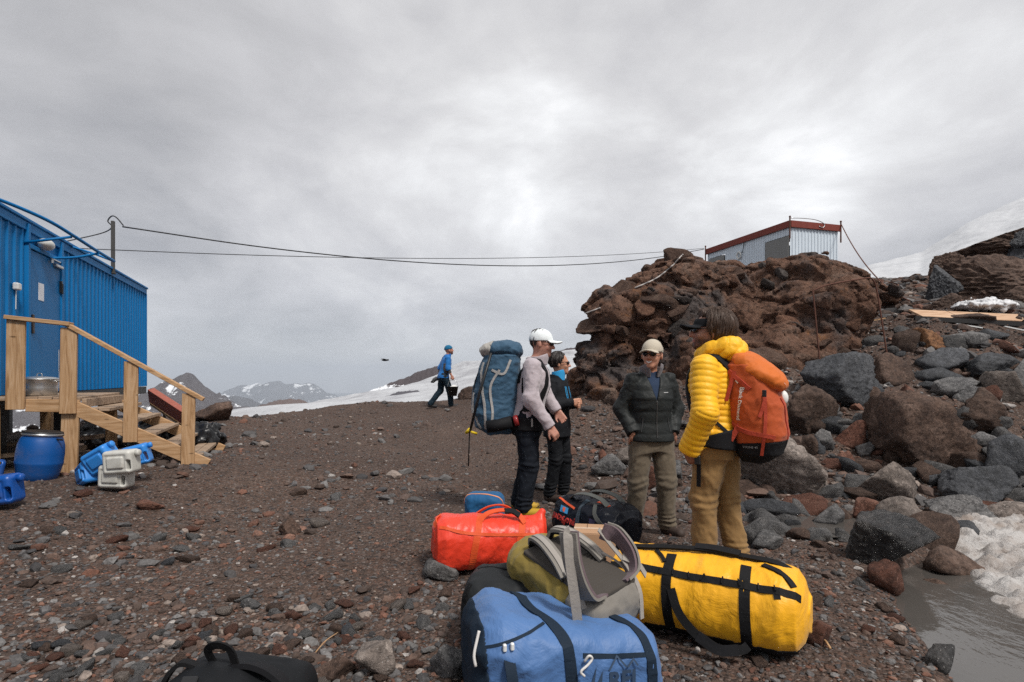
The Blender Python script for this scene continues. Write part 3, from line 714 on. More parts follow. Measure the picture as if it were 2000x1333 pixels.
# ================================================================ boulders one by one: (px, py, w, h) of the photo, colour, label
def boulder(px, py, w, h, kind, label, seed, d=None, sink=.12, depth=.85, sub=4, rough=.10, planes=11, strata=.05, tilt=0, group=None):
    if d is None: d = hit(px, py + h * .42)
    if d is None: return None
    c = P(px, py, d); sc = d / F; hw, hh = w * sc / 2, h * sc / 2 * (1 + sink)
    D_, F_ = ICO[sub]
    v = rock_verts(seed, D_, planes, 70, rough, 1.7, strata)
    if tilt: v = v @ rotm(0, tilt, 0).T; v = v / np.abs(v).max(0)
    v = v * vec(hw, hw * depth, hh)
    o = obj('boulder', v, F_, ROCK[kind]); o.location = c * vec(1, 1, 0) * (1 + hw * depth * .5 / d) + vec(0, 0, c[2] - h * sc / 2 * sink)
    return tag(o, label, 'boulder', group)
BOULDERS = [
    (1637, 747, 148, 122, 'black', 'big smooth black boulder right of the orange backpack', 3, 16),
    (1578, 803, 120, 105, 'brown', 'rounded brown grey boulder below the big black one', 7),
    (1530, 918, 170, 124, 'tan', 'large pale grey boulder behind the tan trousers', 12),
    (1663, 851, 70, 62, 'red', 'round red boulder under the big black one', 15),
    (1711, 825, 52, 58, 'grey', 'round grey boulder right of the round red one', 19),
    (1609, 863, 36, 50, 'grey', 'small square grey block left of the round red boulder', 22),
    (1578, 872, 34, 44, 'brown', 'small brown block touching the square grey block', 23),
    (1792, 842, 180, 160, 'brown', 'wide brown fractured slab among the grey boulders', 27),
    (1728, 944, 112, 86, 'tan', 'pinkish pale boulder with a pointed top', 31),
    (1618, 1008, 60, 42, 'grey', 'grey stone at the edge of the muddy pool', 35),
    (1690, 997, 58, 48, 'red', 'reddish angular stone right of the muddy pool', 38),
    (1762, 1012, 98, 72, 'tan', 'tan rounded boulder left of the dirty snow', 41),
    (1864, 1000, 122, 64, 'grey', 'long dark grey boulder at the top of the dirty snow', 44),
    (1908, 952, 134, 86, 'black', 'dark wedge shaped boulder above the dirty snow', 47),
    (1968, 905, 100, 110, 'black', 'dark boulder at the picture edge above the snow', 51),
    (1921, 803, 124, 92, 'brown', 'big grey brown boulder with orange top', 55),
    (1861, 758, 80, 44, 'grey', 'light grey boulder left of the tan capped one', 59),
    (1893, 772, 60, 36, 'grey', 'small flat grey boulder touching the big grey brown one', 60),
    (1957, 757, 78, 66, 'tan', 'tan topped boulder behind the big grey brown one', 63),
    (1838, 735, 110, 38, 'black', 'long low black slab in the boulder field', 66),
    (1838, 705, 98, 54, 'black', 'dark rounded boulder above the long low slab', 69),
    (1744, 722, 86, 70, 'brown', 'dark brown boulder right of the big black one', 73),
    (1890, 665, 78, 42, 'grey', 'pointed grey boulder below the plywood boards', 77),
    (1815, 661, 62, 46, 'rust', 'orange brown boulder below the plywood boards', 81),
    (1775, 774, 40, 46, 'red', 'small red block standing above the brown slab', 85),
    (1738, 786, 64, 38, 'grey', 'grey flat boulder behind the round grey one', 88),
    (1926, 863, 72, 38, 'grey', 'flat grey stone below the big grey brown boulder', 91),
    (1735, 1075, 180, 126, 'wet', 'big wet black boulder by the melt stream', 95),
    (1852, 1108, 110, 70, 'brown', 'low brown wet rock between black boulder and snow', 99),
    (1727, 1131, 66, 58, 'red', 'rounded red boulder in front of the wet black one', 103),
    (1963, 1006, 92, 46, 'tan', 'tan boulder touching the top of the dirty snow', 107),
    (1880, 1036, 54, 30, 'black', 'small black peak of rock at the snow edge', 111),
    (1930, 716, 120, 56, 'black', 'dark lumpy boulder behind the tan topped one', 115),
    (1990, 735, 60, 70, 'grey', 'grey boulder cut by the picture edge', 119),
    (1834, 1152, 58, 30, 'brown', 'brown stone lying in the melt stream', 123),
    (1600, 1242, 60, 44, 'red', 'flat reddish stone right of the yellow duffel', 127),
    (1838, 1290, 54, 58, 'grey', 'grey slab leaning into the stream edge', 131),
    (1880, 625, 100, 26, 'brown', 'low brown rock ledge under the plywood boards', 211),
    (736, 1292, 82, 74, 'tan', 'large pale speckled stone left of the blue duffel', 135),
    (881, 1302, 88, 66, 'grey', 'large speckled grey stone touching the blue duffel', 139),
    (862, 1116, 74, 42, 'grey', 'dark grey stone under the red duffel', 143),
    (650, 1312, 84, 50, 'brown', 'low dark stone near the black backpack', 147),
    (565, 1030, 44, 36, 'brown', 'brown grey stone alone on the path', 151),
    (292, 988, 62, 22, 'red', 'flat pinkish slab below the water cans', 155),
    (412, 806, 88, 42, 'brown', 'dark lava lump on the crest by the steps', 159),
    (488, 1183, 42, 22, 'grey', 'pale oblong stone in the open gravel', 163),
    (1188, 908, 72, 40, 'grey', 'grey stone left of the man in dark jacket', 167),
    (1222, 896, 52, 42, 'tan', 'pale stone touching the leg of the man in dark jacket', 171),
    (1268, 932, 40, 56, 'red', 'red brown stone between the legs of the man in dark jacket', 175),
    (1312, 925, 50, 50, 'grey', 'grey stone right of the legs of the man in dark jacket', 179),
    (1180, 893, 24, 30, 'red', 'small red upright stone behind the dark duffel', 183),
    (922, 768, 60, 26, 'brown', 'brown lump on the crest beside the blue backpack', 187),
    (1750, 1010, 40, 30, 'grey', 'small grey stone behind the tan rounded boulder', 191),
    (1500, 1060, 70, 36, 'grey', 'grey stone right of the tan trousers', 195),
    (1560, 1045, 44, 24, 'brown', 'brown stone beside the muddy pool', 199),
    (1690, 880, 40, 34, 'grey', 'small grey stone under the round red boulder', 203),
    (1650, 900, 46, 40, 'red', 'dark red stone left of the pinkish boulder', 207),
]
for b in BOULDERS:
    boulder(*b[:6], b[6], sub=5 if b[2] > 110 else 4)
# dark jointed rock mass at the right edge
mass = empty('rock_mass', P(1900, 600, 13.5), 0, 'dark jointed rock mass at the right edge behind the plywood', 'rock')
for k, (px, py, w, h, d, kd, tl) in enumerate([(1925, 555, 200, 120, 13.6, 'brown', 8), (1840, 560, 70, 90, 13.2, 'black', 20), (1850, 530, 66, 70, 14.2, 'brown', 0), (1935, 487, 175, 66, 14.8, 'brown', -12), (2010, 530, 110, 130, 13.9, 'black', 0),
                                            (2000, 470, 60, 48, 13.9, 'black', 0), (1800, 605, 70, 46, 12.6, 'brown', -25), (1838, 598, 74, 50, 12.2, 'brown', 0), (1985, 590, 90, 60, 12.6, 'brown', 0), (2100, 480, 180, 200, 15, 'black', 0)]):
    sc = d / F; v = rock_verts(900 + k, _D5, 8, 70, .13, 1.9, .10) @ rotm(0, tl, 15 * k).T; v /= np.abs(v).max(0)
    o = obj('rock_slab', v * vec(w * sc / 2, w * sc * .4, h * sc / 2), _F5, ROCK[kd], mass, smooth=False); o.location = Vector(P(px, py, d)) - mass.location
# ================================================================ loose stones: the largest 300 one by one, the rest as gravel
PAL = np.array([(.06, .058, .06), (.105, .1, .1), (.165, .158, .155), (.075, .052, .042), (.125, .08, .062), (.15, .07, .047), (.21, .11, .078), (.26, .21, .18), (.105, .072, .06), (.38, .35, .33)])
PW = np.array([.14, .19, .12, .12, .15, .085, .05, .06, .09, .025]); PW /= PW.sum()
def wet(x, y): return (x > 2.15 + .0 * y) & (y < 5.2) & (Tz(x, y) < .05)
rs = np.random.default_rng(5)
n = 84000
ax = rs.uniform(-1.15, 1.15, n); dd = np.exp(rs.uniform(math.log(1.7), math.log(19), n)); xs, ys = ax * dd, dd
zone = np.clip(.5 + 1.5 * fbm(np.stack([xs * .45, ys * .45, 0 * xs], 1), 3) + np.clip((-xs - 1.2) * .22, -.3, .4) + .3 * np.clip(xs - 1.8, 0, 2) - .55 * np.exp(-((xs + .9 + .25 * np.sin(ys)) / .85) ** 2) * np.clip((ys - 3.2) / 1.5, 0, 1), .05, 1)
size = .0066 * (1 - rs.random(n)) ** (-1 / 2.1); size = np.maximum(size, .9 * dd / 569 * .5)
size = np.minimum(size, np.where(rs.random(n) < zone, np.clip(.014 * dd, .03, .09), .02)); ok = (rs.random(n) < .35 + .65 * zone)
ok &= ~((xs > stream_x(ys) + .22) & (ys < 4.9))
xs, ys, size, dd = xs[ok], ys[ok], size[ok], dd[ok]; zs = Tz(xs, ys); n = len(xs)
order = np.argsort(-(size / dd) * ((np.abs(xs / dd) < .93) & (dd > 2.5)))
top = order[:150]; rest = order[150:]
templ = [rock_verts(2000 + k, _D3, 11, 48, .13, 2.0) for k in range(14)]
tm = [mesh_data('stone', templ[k], _F3, ROCK[kd], smooth=True) for k, kd in ((0, 'grey'), (1, 'red'), (2, 'brown'), (3, 'grey'), (4, 'black'), (5, 'tan'), (6, 'brown'), (7, 'grey'), (8, 'red'), (9, 'grey'))]
for i in top:
    o = bpy.data.objects.new('stone', tm[rs.integers(len(tm))]); COL.objects.link(o); o.parent = ground
    o.location = (xs[i], ys[i], zs[i] + size[i] * .22); o.scale = [size[i] * rs.uniform(.85, 1.5), size[i] * rs.uniform(.7, 1.1), size[i] * rs.uniform(.45, .8)]
    o.rotation_euler = (rs.uniform(-.3, .3), rs.uniform(-.3, .3), rs.uniform(0, 6.28))
px_ = rs.uniform(1440, 2060, 900); py_ = rs.uniform(650, 1060, 900); cnt = 0
for px, py in zip(px_, py_):                                        # angular blocks wedged between the boulders
    if cnt >= 140: break
    if px < 1560 and py < 860: continue
    d = hit(px, py, 4.5, 16)
    if d is None: continue
    p = P(px, py, d); s_ = rs.uniform(.06, .19) * (1 if py > 700 else 1.2); cnt += 1
    o = bpy.data.objects.new('stone', tm[rs.choice([0, 3, 4, 4, 7, 9, 2, 6, 1])]); COL.objects.link(o); o.parent = ground
    o.location = (p[0], p[1], p[2] + s_ * .15); o.scale = [s_ * rs.uniform(.9, 1.5), s_ * rs.uniform(.8, 1.2), s_ * rs.uniform(.55, .95)]; o.rotation_euler = (rs.uniform(-.5, .5), rs.uniform(-.5, .5), rs.uniform(0, 6.28))
def scatter(name, xs, ys, zs, size, D_, F_, seed, label, up=.2):
    g = np.random.default_rng(seed); n = len(xs); nv = len(D_)
    tmpl = np.stack([rock_verts(3000 + seed * 50 + k, D_, 10, 48, .10, 2.2) for k in range(12)])
    T = tmpl[g.integers(0, 12, n)] * (size[:, None] * np.stack([g.uniform(.8, 1.5, n), g.uniform(.7, 1.1, n), g.uniform(.4, .85, n)], 1))[:, None]
    a = g.uniform(0, 6.283, n); b = g.normal(0, .3, n); ca, sa, cb, sb = np.cos(a), np.sin(a), np.cos(b), np.sin(b); O = np.zeros(n)
    Mx = np.stack([np.stack([ca, -sa * cb, sa * sb], 1), np.stack([sa, ca * cb, -ca * sb], 1), np.stack([O, sb, cb], 1)], 1)
    Vv = np.einsum('nij,nvj->nvi', Mx, T) + np.stack([xs, ys, zs + size * up], 1)[:, None]
    c = PAL[g.choice(len(PAL), n, p=PW)] * g.uniform(.75, 1.3, (n, 1)); c = np.repeat(c[:, None], nv, 1).reshape(-1, 3)
    Fa = (F_[None] + (np.arange(n) * nv)[:, None, None]).reshape(-1, 3)
    return tag(obj(name, Vv.reshape(-1, 3), Fa, STONE, smooth=False, col=c), label, 'gravel', kind='stuff')
ICO[0] = ICO[1]; big = rest[:2600]; small = rest[2600:]
scatter('gravel', xs[big], ys[big], zs[big], size[big], ICO[2][0], ICO[2][1], 1, 'loose grey and rusty pebbles on the dark ground')
bm = bmesh.new(); bmesh.ops.create_icosphere(bm, subdivisions=1, radius=1); bm.free()
_lv, _lf = ICO[1]
scatter('grit', xs[small], ys[small], zs[small], size[small], _lv, _lf, 2, 'fine mixed volcanic grit covering the ground', .1)
# scree of dark blocks on the slope behind the outcrop and beyond
n = 2600; px = rs.uniform(1640, 2080, n); d = rs.uniform(12, 26, n); X = (px - 1000) / F * d; Y = d; s = rs.uniform(.05, .17, n)
Z = Tz(X, Y); scatter('scree', X, Y, Z, s, ICO[1][0], ICO[1][1], 3, 'dark block scree on the slope behind the outcrop')
n = 4200; px = rs.uniform(1060, 2080, n); d = rs.uniform(5.4, 12, n); X = (px - 1000) / F * d; Y = d; s = .02 * (1 - rs.random(n)) ** (-1 / 2.4); s = np.minimum(s, .13)
Z = Tz(X, Y); ok = (Z > -.05) & (s > .045); scatter('rubble', X[ok], Y[ok], Z[ok], s[ok], ICO[2][0], ICO[2][1], 4, 'broken rubble between the boulders and below the outcrop')
ok = (Z > -.05) & (s <= .045); scatter('small_rubble', X[ok], Y[ok], Z[ok], s[ok], ICO[1][0], ICO[1][1], 5, 'small broken rubble filling the gaps below the outcrop')
# ================================================================ melt stream and dirty snow
def watermat():
    m, t, b = new_mat('silty melt water'); b.inputs['Base Color'].default_value = (.075, .068, .062, 1); b.inputs['Roughness'].default_value = .06
    b.inputs['Specular IOR Level'].default_value = .5; tbump(t, b, tnoise(t, 9, 4, .55, stretch=(1, .6, 1)), .22, .02); return m
WATER = watermat()
def sheet(name, mat, fn, x0, x1, y0, y1, step, label, cat):
    X, Y = np.meshgrid(np.arange(x0, x1, step), np.arange(y0, y1, step), indexing='ij'); Z, m = fn(X, Y)
    Fq = grid_faces(*X.shape); V = np.stack([X.ravel(), Y.ravel(), Z.ravel()], 1); Fq = Fq[m.ravel()[Fq].any(1)]
    u, inv = np.unique(Fq, return_inverse=True)
    return tag(obj(name, V[u], inv.reshape(Fq.shape), mat), label, cat, kind='structure')
WL = -.065
def wfn(X, Y): return np.full(X.shape, WL), (X > stream_x(Y) - .1) & (Y < 5.2)
sheet('stream', WATER, wfn, 1.4, 9, 1.2, 5.3, .08, 'shallow silty melt stream at the right', 'water')
def dsnow(m='dirty snow'):
    m, t, b = new_mat(m); f = tramp(t, tnoise(t, 2.2, 8, .7), [(.42, G(0)), (.62, G(.8))]); a = mixc(t, f, (.46, .44, .425), (.22, .165, .13))
    a = mixc(t, tramp(t, tnoise(t, 22, 6, .75), [(.55, G(0)), (.7, G(.7))]), a, (.14, .1, .08))
    t.links.new(a, b.inputs['Base Color']); b.inputs['Roughness'].default_value = .7; tbump(t, b, tnoise(t, 14, 8, .7), .9, .04); return m
def snfn(X, Y):
    q = np.stack([X.ravel(), Y.ravel(), 0 * X.ravel()], 1); e = X - np.interp(Y, [2.9, 3.1, 3.4, 3.7, 4.1, 4.6, 5.1, 5.6], [3.7, 3.15, 3.05, 3.1, 3.35, 3.6, 3.8, 4.05]) + (.24 * fbm(q * 2.3, 4, .6)).reshape(X.shape); e = np.minimum(e, (5.65 - Y))
    lump = (.055 * fbm(q * vec(3.2, 4.6, 1), 4, .6, ridged=True) + .05 * fbm(q * 9, 3)).reshape(X.shape)
    th = .11 * np.clip(e / .45, 0, 1) ** .6 * np.clip((Y - 2.9) / 1.2, .25, 1) + lump * np.clip(e * 4, 0, 1)
    return np.maximum(Tz(X, Y), WL) - .02 + np.where(e > 0, th, -.05), e > -.02
sheet('dirty_snow', dsnow(), snfn, 2.4, 8, 2.9, 5.7, .025, 'lumpy dirty melting snow patch beside the stream', 'snow')
pl = on_ground(1615, 1030)
def pfn(X, Y): q = np.stack([X.ravel(), Y.ravel(), 0 * X.ravel()], 1); return np.full(X.shape, pl[2] + .012), np.hypot((X - pl[0]) / .42, (Y - pl[1]) / .3) + .3 * fbm(q * 3, 3).reshape(X.shape) < 1
sheet('puddle', WATER, pfn, pl[0] - .8, pl[0] + .8, pl[1] - .6, pl[1] + .6, .04, 'small muddy puddle below the boulders', 'water')
# ================================================================ the blue cabin
def painted(name, c, rough=.45, streak=.25, rust=None, scale=(3, 3, .35)):
    m, t, b = new_mat(name)
    f = tnoise(t, 2.5, 7, .65, stretch=scale)
    a = mixc(t, f, tuple(v * (1 - streak) for v in c), tuple(min(1, v * (1 + streak * .6)) for v in c))
    if rust: a = mixc(t, tramp(t, tnoise(t, 7, 9, .75), [(.63, G(0)), (.72, G(1))]), a, rust)
    t.links.new(a, b.inputs['Base Color']); b.inputs['Roughness'].default_value = rough; b.inputs['Specular IOR Level'].default_value = .25
    tbump(t, b, tnoise(t, 3, 5, .55), .15, .02); return m
BLUE = painted('cabin blue', (.001, .15, .40), .6, .18); BLUED = painted('door blue', (.001, .13, .35), .55, .15)
DARK = plain('dark steel', (.03, .028, .028), .6, .4); WHITEP = plain('white plastic', (.7, .7, .68), .45, bump=.05)
BLACKP = plain('black plastic', (.012, .012, .013), .45, bump=.05); STEEL = plain('bare steel', (.5, .5, .5), .35, .9, var=.1)
RUST = plain('rusty iron', (.11, .045, .03), .85, scale=14); PAPER = plain('paper', (.75, .76, .8), .8, bump=.03, var=.05)
def corrugated(u0, u1, z0, z1, pitch, depth, top=.32, foot=.46, ph=0.0, z2=None):
    """trapezoid ribs: returns verts (u, out, z); out is negative towards the viewer"""
    us = []; k = math.floor((u0 - ph) / pitch)
    while True:
        b = ph + k * pitch; k += 1
        if b > u1: break
        us += [(b, 0), (b + pitch * (1 - foot), 0), (b + pitch * (1 - foot / 2 - top / 2), -depth), (b + pitch * (1 - foot / 2 + top / 2), -depth)]
    us = [(min(max(u, u0), u1), o) for u, o in us if u0 - pitch <= u <= u1 + pitch]; pr = []
    for q in us:
        if not pr or q[0] > pr[-1][0] + 1e-5: pr.append(q)
    pr.append((u1 + 1e-4, 0)); m = len(pr); V = [(u, o, z) for z in (z0, z1) for u, o in pr]
    return np.array(V), [(i, i + 1, m + i + 1, m + i) for i in range(m - 1)]
cA = vec(-5.85, 6.5); ct = vec(-.3492, .9370); cn = vec(.9370, .3492)
Mc = np.eye(4); Mc[:2, 0] = ct; Mc[:2, 1] = -cn; Mc[:2, 3] = cA
cabin = empty('blue_cabin', M=Mc, label='long blue corrugated metal cabin on stilts with wooden steps', cat='cabin')
Z0, Z1, SE = 1.18, 3.32, 6.47
w = MB()
for a, b in ((-4.2, .58), (1.71, SE)): w.add(*corrugated(a, b, Z0, Z1 - .10, .183, .022, .16, .34))
w.build('wall', BLUE, cabin)
MB().box((1.145, .012, Z1 - .21), (1.13, .02, .22)).build('wall_panel', BLUE, cabin)
e = MB(); V, Fc = corrugated(0, 2.5, Z0, Z1 - .1, .183, .022, .16, .34); e.add(np.stack([SE - V[:, 1] , V[:, 0], V[:, 2]], 1), Fc)
e.box((-4.2, 1.25, 2.2), (.02, 2.5, 2.0)).box((1.1, 2.5, 2.2), (10.6, .02, 2.1)); e.build('wall', BLUE, cabin)
MB().box((1.13, -.012, Z1 - .055), (10.72, .05, .11), bev=.006).build('roof_trim', BLUE, cabin)
MB().box((1.13, 1.25, Z1 + .02), (10.76, 2.62, .04), bev=.008).build('roof', BLUE, cabin)
MB().box((SE + .012, -.012, 2.2), (.05, .05, 2.04), bev=.005).build('corner_trim', BLUE, cabin)
MB().box((1.13, .02, Z0 - .085), (10.6, .12, .15)).box((1.13, 2.4, Z0 - .085), (10.6, .12, .15)).box((1.13, 1.25, Z0 - .05), (10.5, 2.3, .06)).build('floor_frame', DARK, cabin)
for s in (-3.4, -1.6, .3, 2.2, 4.2, 6.1):
    for y in (.15, 2.3):
        p = Mc @ vec(s, y, 0, 1); g_ = float(Tz(np.array([p[0]]), np.array([p[1]]))[0])
        MB().box((s, y, (g_ - .3 + Z0 - .17) / 2), (.14, .14, Z0 - .17 - g_ + .3)).build('stilt', RUST if s < 0 else DARK, cabin)
dr = MB().box((1.145, -.012, (Z0 + 3.0) / 2), (.985, .045, 3.0 - Z0 - .01), bev=.006).build('door', BLUED, cabin)
MB().box((.615, -.02, 2.24), (.07, .07, 2.12), bev=.005).box((1.675, -.02, 2.24), (.07, .07, 2.12), bev=.005).box((1.145, -.02, 3.03), (.985, .07, .055), bev=.005).build('door_frame', BLUE, cabin)
hd = MB().box((.735, -.045, 2.06), (.05, .02, .24), bev=.005).tube([(.735, -.05, 2.09), (.735, -.10, 2.09), (.84, -.10, 2.09)], .011).build('handle', plain('handle', (.05, .035, .03), .5, .6), dr)
MB().box((1.62, -.05, 2.66), (.03, .03, .16)).tube([(1.62, -.065, 2.56), (1.62, -.065, 2.70)], .014).build('hinge', BLACKP, dr)
MB().box((1.50, -.06, 2.925), (.24, .05, .045), bev=.012).box((1.36, -.075, 2.985), (.30, .02, .014)).tube([(1.25, -.07, 2.99), (1.25, -.07, 2.93)], .02).build('door_closer', STEEL, dr)
MB().box((1.0, -.037, 2.50), (.165, .003, .225)).build('notice', PAPER, dr)
MB().box((1.585, -.0362, 1.62), (.024, .002, .30)).box((1.59, -.0362, 1.40), (.012, .002, .34)).build('bare_scratch', plain('chipped paint', (.55, .55, .55), .7), dr)
blob('lamp', lambda p: smax(ell(p, (1.0, -.09, 3.125), (.15, .085, .075)), p[:, 1] + .028, .01), (.8, -.2, 3.0), (1.2, .02, 3.25), .012, plain('lamp glass', (.55, .55, .52), .3), cabin)
MB().box((.30, -.045, 2.47), (.10, .06, .085), bev=.012).tube([(.30, -.035, 2.43), (.305, -.03, 2.2)], .005).build('switch_box', WHITEP, cabin)
aw = MB(); bar = lambda s, o, z: (s, -o, z)
aw.tube([bar(.575, .0, 1.65 + CZ), bar(.575, .5, 1.765 + CZ)], .017); aw.tube(spline([bar(1.34, .0, 1.607 + CZ), bar(1.34, .3, 1.64 + CZ), bar(1.34, .58, 1.72 + CZ)], 10), .017)
aw.tube(spline([bar(2.1, .56, 1.75 + CZ), bar(1.3, .56, 1.745 + CZ), bar(.575, .52, 1.78 + CZ), bar(.1, .42, 1.84 + CZ), bar(-.3, .22, 1.90 + CZ), bar(-.75, .0, 1.93 + CZ)], 30), .021)
aw.tube(spline([bar(2.05, .54, 1.75 + CZ), bar(2.05, .3, 1.84 + CZ), bar(2.05, .0, 1.93 + CZ)], 12), .015)
aw.build('awning_frame', BLUE, cabin, True)
MB().box((4.0, -.05, 3.72), (.065, .05, .95)).box((4.0, -.055, 3.26), (.1, .06, .03)).build('mast', plain('weathered mast', (.06, .055, .05), .8), cabin)
# ================================================================ wooden steps: local x = out from the wall, y = along the wall, z up
sp = vec(-.8685 * 6.3, 6.3); Ms = np.eye(4); Ms[:2, 0] = cn; Ms[:2, 1] = ct; Ms[:2, 3] = sp
steps = empty('wooden_steps', M=Ms, label='pale timber steps with handrail leading up to the blue door', cat='steps')
for x, zt, zb, wd, tl in ((0, 2.02, 1.03, .165, 0), (.48, 1.945, .975, .155, .0), (1.08, 1.57, .63, .14, 0), (1.67, 1.19, .30, .14, 0)):
    MB().beam((x - .006, -.05, zb), (x + .006, -.05, zt), .045, wd, (1, 0, 0), .004).build('post', WOODZ, steps)
MB().beam((.46, .0, .20), (.49, .0, 1.13), .05, .165, (1, 0, 0), .004).build('post', WOODZ, steps)
for x, y in ((.52, 1.35), (-.2, 1.35), (-.25, .05)): MB().beam((x, y, .1), (x, y, 1.08), .09, .12, (1, 0, 0), .004).build('post', WOODZ, steps)
MB().beam((-.09, -.03, 2.045), (.50, -.03, 1.985), .15, .045, (0, 0, 1), .004).build('handrail', WOODX, steps)
MB().beam((.44, -.03, 1.995), (1.83, -.03, 1.115), .12, .045, (0, 0, 1), .004).build('handrail', WOODX, steps)
MB().beam((.075, -.005, 1.075), (.42, -.005, 1.06), .04, .14, (0, 0, 1), .004).build('fascia', WOODX, steps)
for y in (-.005, 1.47): MB().beam((.50, y, 1.05), (1.87, y, .31), .045, .155, (0, 0, 1), .004).build('stringer', WOODX, steps)
r_ = random.Random(3)
for k in range(7):
    x = -.30 + k * .135
    MB().beam((x, .0 + r_.uniform(-.03, .03), 1.15 + r_.uniform(-.008, .008)), (x + r_.uniform(-.01, .01), 1.5 + r_.uniform(-.04, .04), 1.155), .128, .038, (0, 0, 1), .005).build('deck_board', WOODW, steps)
MB().beam((.60, .03, 1.09), (.60, 1.5, 1.09), .05, .10, (0, 0, 1), .005).build('deck_edge', WOODW, steps)
for i in range(1, 6):
    for j in (0, 1):
        x = .50 + i * .235 + (j - .5) * .115
        MB().beam((x, .025 + r_.uniform(0, .02), 1.16 - i * .15), (x + r_.uniform(-.008, .008), 1.45, 1.165 - i * .15), .108, .04, (0, 0, 1), .005).build('tread', WOODW, steps)
def at_steps(x, y, z): return (Ms @ vec(x, y, z, 1))[:3]
# aluminium pot on the landing
ALU = plain('worn aluminium', (.55, .55, .54), .38, .85, var=.12, scale=14)
pot = empty('cooking_pot', at_steps(.09, .30, 1.172), 0, 'big aluminium cooking pot with lid standing on the wooden landing', 'pot')
MB().lathe([(0, 0), (.15, 0), (.168, .015), (.172, .1), (.172, .185), (.18, .19), (.18, .197), (.166, .197)], 40).build('body', ALU, pot, True)
MB().lathe([(.178, .199), (.17, .208), (.1, .222), (0, .226)], 40).build('lid', ALU, pot, True)
MB().tube(spline([(-.03, 0, .225), (-.025, 0, .255), (0, 0, .262), (.025, 0, .255), (.03, 0, .225)], 12), .005).build('lid_handle', ALU, pot, True)
for s in (-1, 1): MB().tube(spline([(s * .17, -.04, .165), (s * .215, -.035, .172), (s * .215, .035, .172), (s * .17, .04, .165)], 12), .006).build('handle', ALU, pot, True)
# blue barrel
def plast(name, c, rough=.38, dirt=(.12, .1, .09), amt=.35):
    m, t, b = new_mat(name); f = tramp(t, tnoise(t, 6, 7, .7), [(.5, G(0)), (.8, G(amt))])
    t.links.new(mixc(t, f, c, dirt), b.inputs['Base Color']); b.inputs['Roughness'].default_value = rough
    b.inputs['Subsurface Weight'].default_value = .0; tbump(t, b, tnoise(t, 4, 3, .5), .1, .02); return m
BARREL = plast('barrel blue', (.004, .072, .27)); CANB = plast('can blue', (.03, .22, .62), .4, (.1, .12, .15), .25); CANW = plast('can white', (.52, .51, .47), .45, (.2, .17, .13), .6); CAND = plast('dark can blue', (.006, .075, .33))
g_ = on_ground(72, 943)
bar_ = empty('barrel', g_ * vec(1.035, 1.035, 1) - vec(0, 0, .02), 0, 'blue plastic barrel with black lid beside the step post', 'barrel'); bar_.rotation_euler = (R(-3), R(5), 0); bar_.scale = (.86, .86, .9)
MB().lathe([(0, 0), (.17, 0), (.19, .015), (.215, .1), (.235, .2), (.238, .21), (.238, .225), (.236, .235), (.238, .32), (.23, .42), (.21, .49), (.195, .52), (.195, .545)], 48).build('body', BARREL, bar_, True)
MB().lathe([(.2, .53), (.207, .535), (.207, .553), (.2, .558)], 48).build('clamp_ring', STEEL, bar_, True)
MB().lathe([(.203, .556), (.2, .575), (.185, .58), (.165, .572), (0, .572)], 48).build('lid', BLACKP, bar_, True)
MB().box((.235, -.03, .5), (.08, .02, .022), bev=.006).build('clamp_lever', BLACKP, bar_)
def jerrycan(label, px, py, w, rot, mat, d):
    group = None; c = P(px, py, d); s = w
    def f(p):
        b = rbox(p, (0, 0, 0), (.125, .10, .155), .04)
        b = smax(b, -(rbox(p, (0, -.112, -.01), (.085, .02, .11), .015)), .012); b = smax(b, -(rbox(p, (0, .112, -.01), (.085, .02, .11), .015)), .012)
        b = smax(b, -(rbox(p, (.112, 0, -.01), (.02, .06, .11), .012)), .012)
        b = smin(b, rbox(p, (0, -.0975, -.01), (.06, .012, .085), .01), .008)
        return smax(b, -rbox(p, (0.03, 0, .125), (.055, .3, .018), .015), .012)
    e_ = empty('jerrycan', c, 0, label, 'jerrycan', group); e_.rotation_euler = [R(v) for v in rot]; e_.scale = (s * .92, s * .92, s * .92)
    blob('body', f, (-.15, -.13, -.18), (.15, .13, .18), .009, mat, e_)
    MB().lathe([(.03, .14), (.03, .165), (.034, .168), (.034, .195), (.03, .2), (0, .2)], 18, (-.085, 0, 0)).build('cap', mat, e_, True)
    return e_
GR = None
jerrycan('light blue jerrycan tipped on top of another blue can', 200, 896, 1.0, (20, 58, 20), CANB, 5.72)
jerrycan('light blue jerrycan lying on the ground in front', 174, 926, .98, (10, 68, -30), CANB, 5.78)
jerrycan('white jerrycan lying across the pile of cans', 238, 902, 1.0, (8, 86, 8), CANW, 5.62)
jerrycan('white jerrycan underneath the other white can', 228, 930, .98, (-4, 92, -4), CANW, 5.66)
jerrycan('light blue jerrycan behind the white cans', 266, 890, .92, (8, 75, 25), CANB, 6.0)
jerrycan('dark blue jerrycan cut by the picture edge beside the barrel', -2, 957, 1.1, (4, 84, 12), CAND, 5.0)
jerrycan('dark blue jerrycan at the picture edge behind another', -22, 925, 1.0, (0, 10, 40), CAND, 5.75)
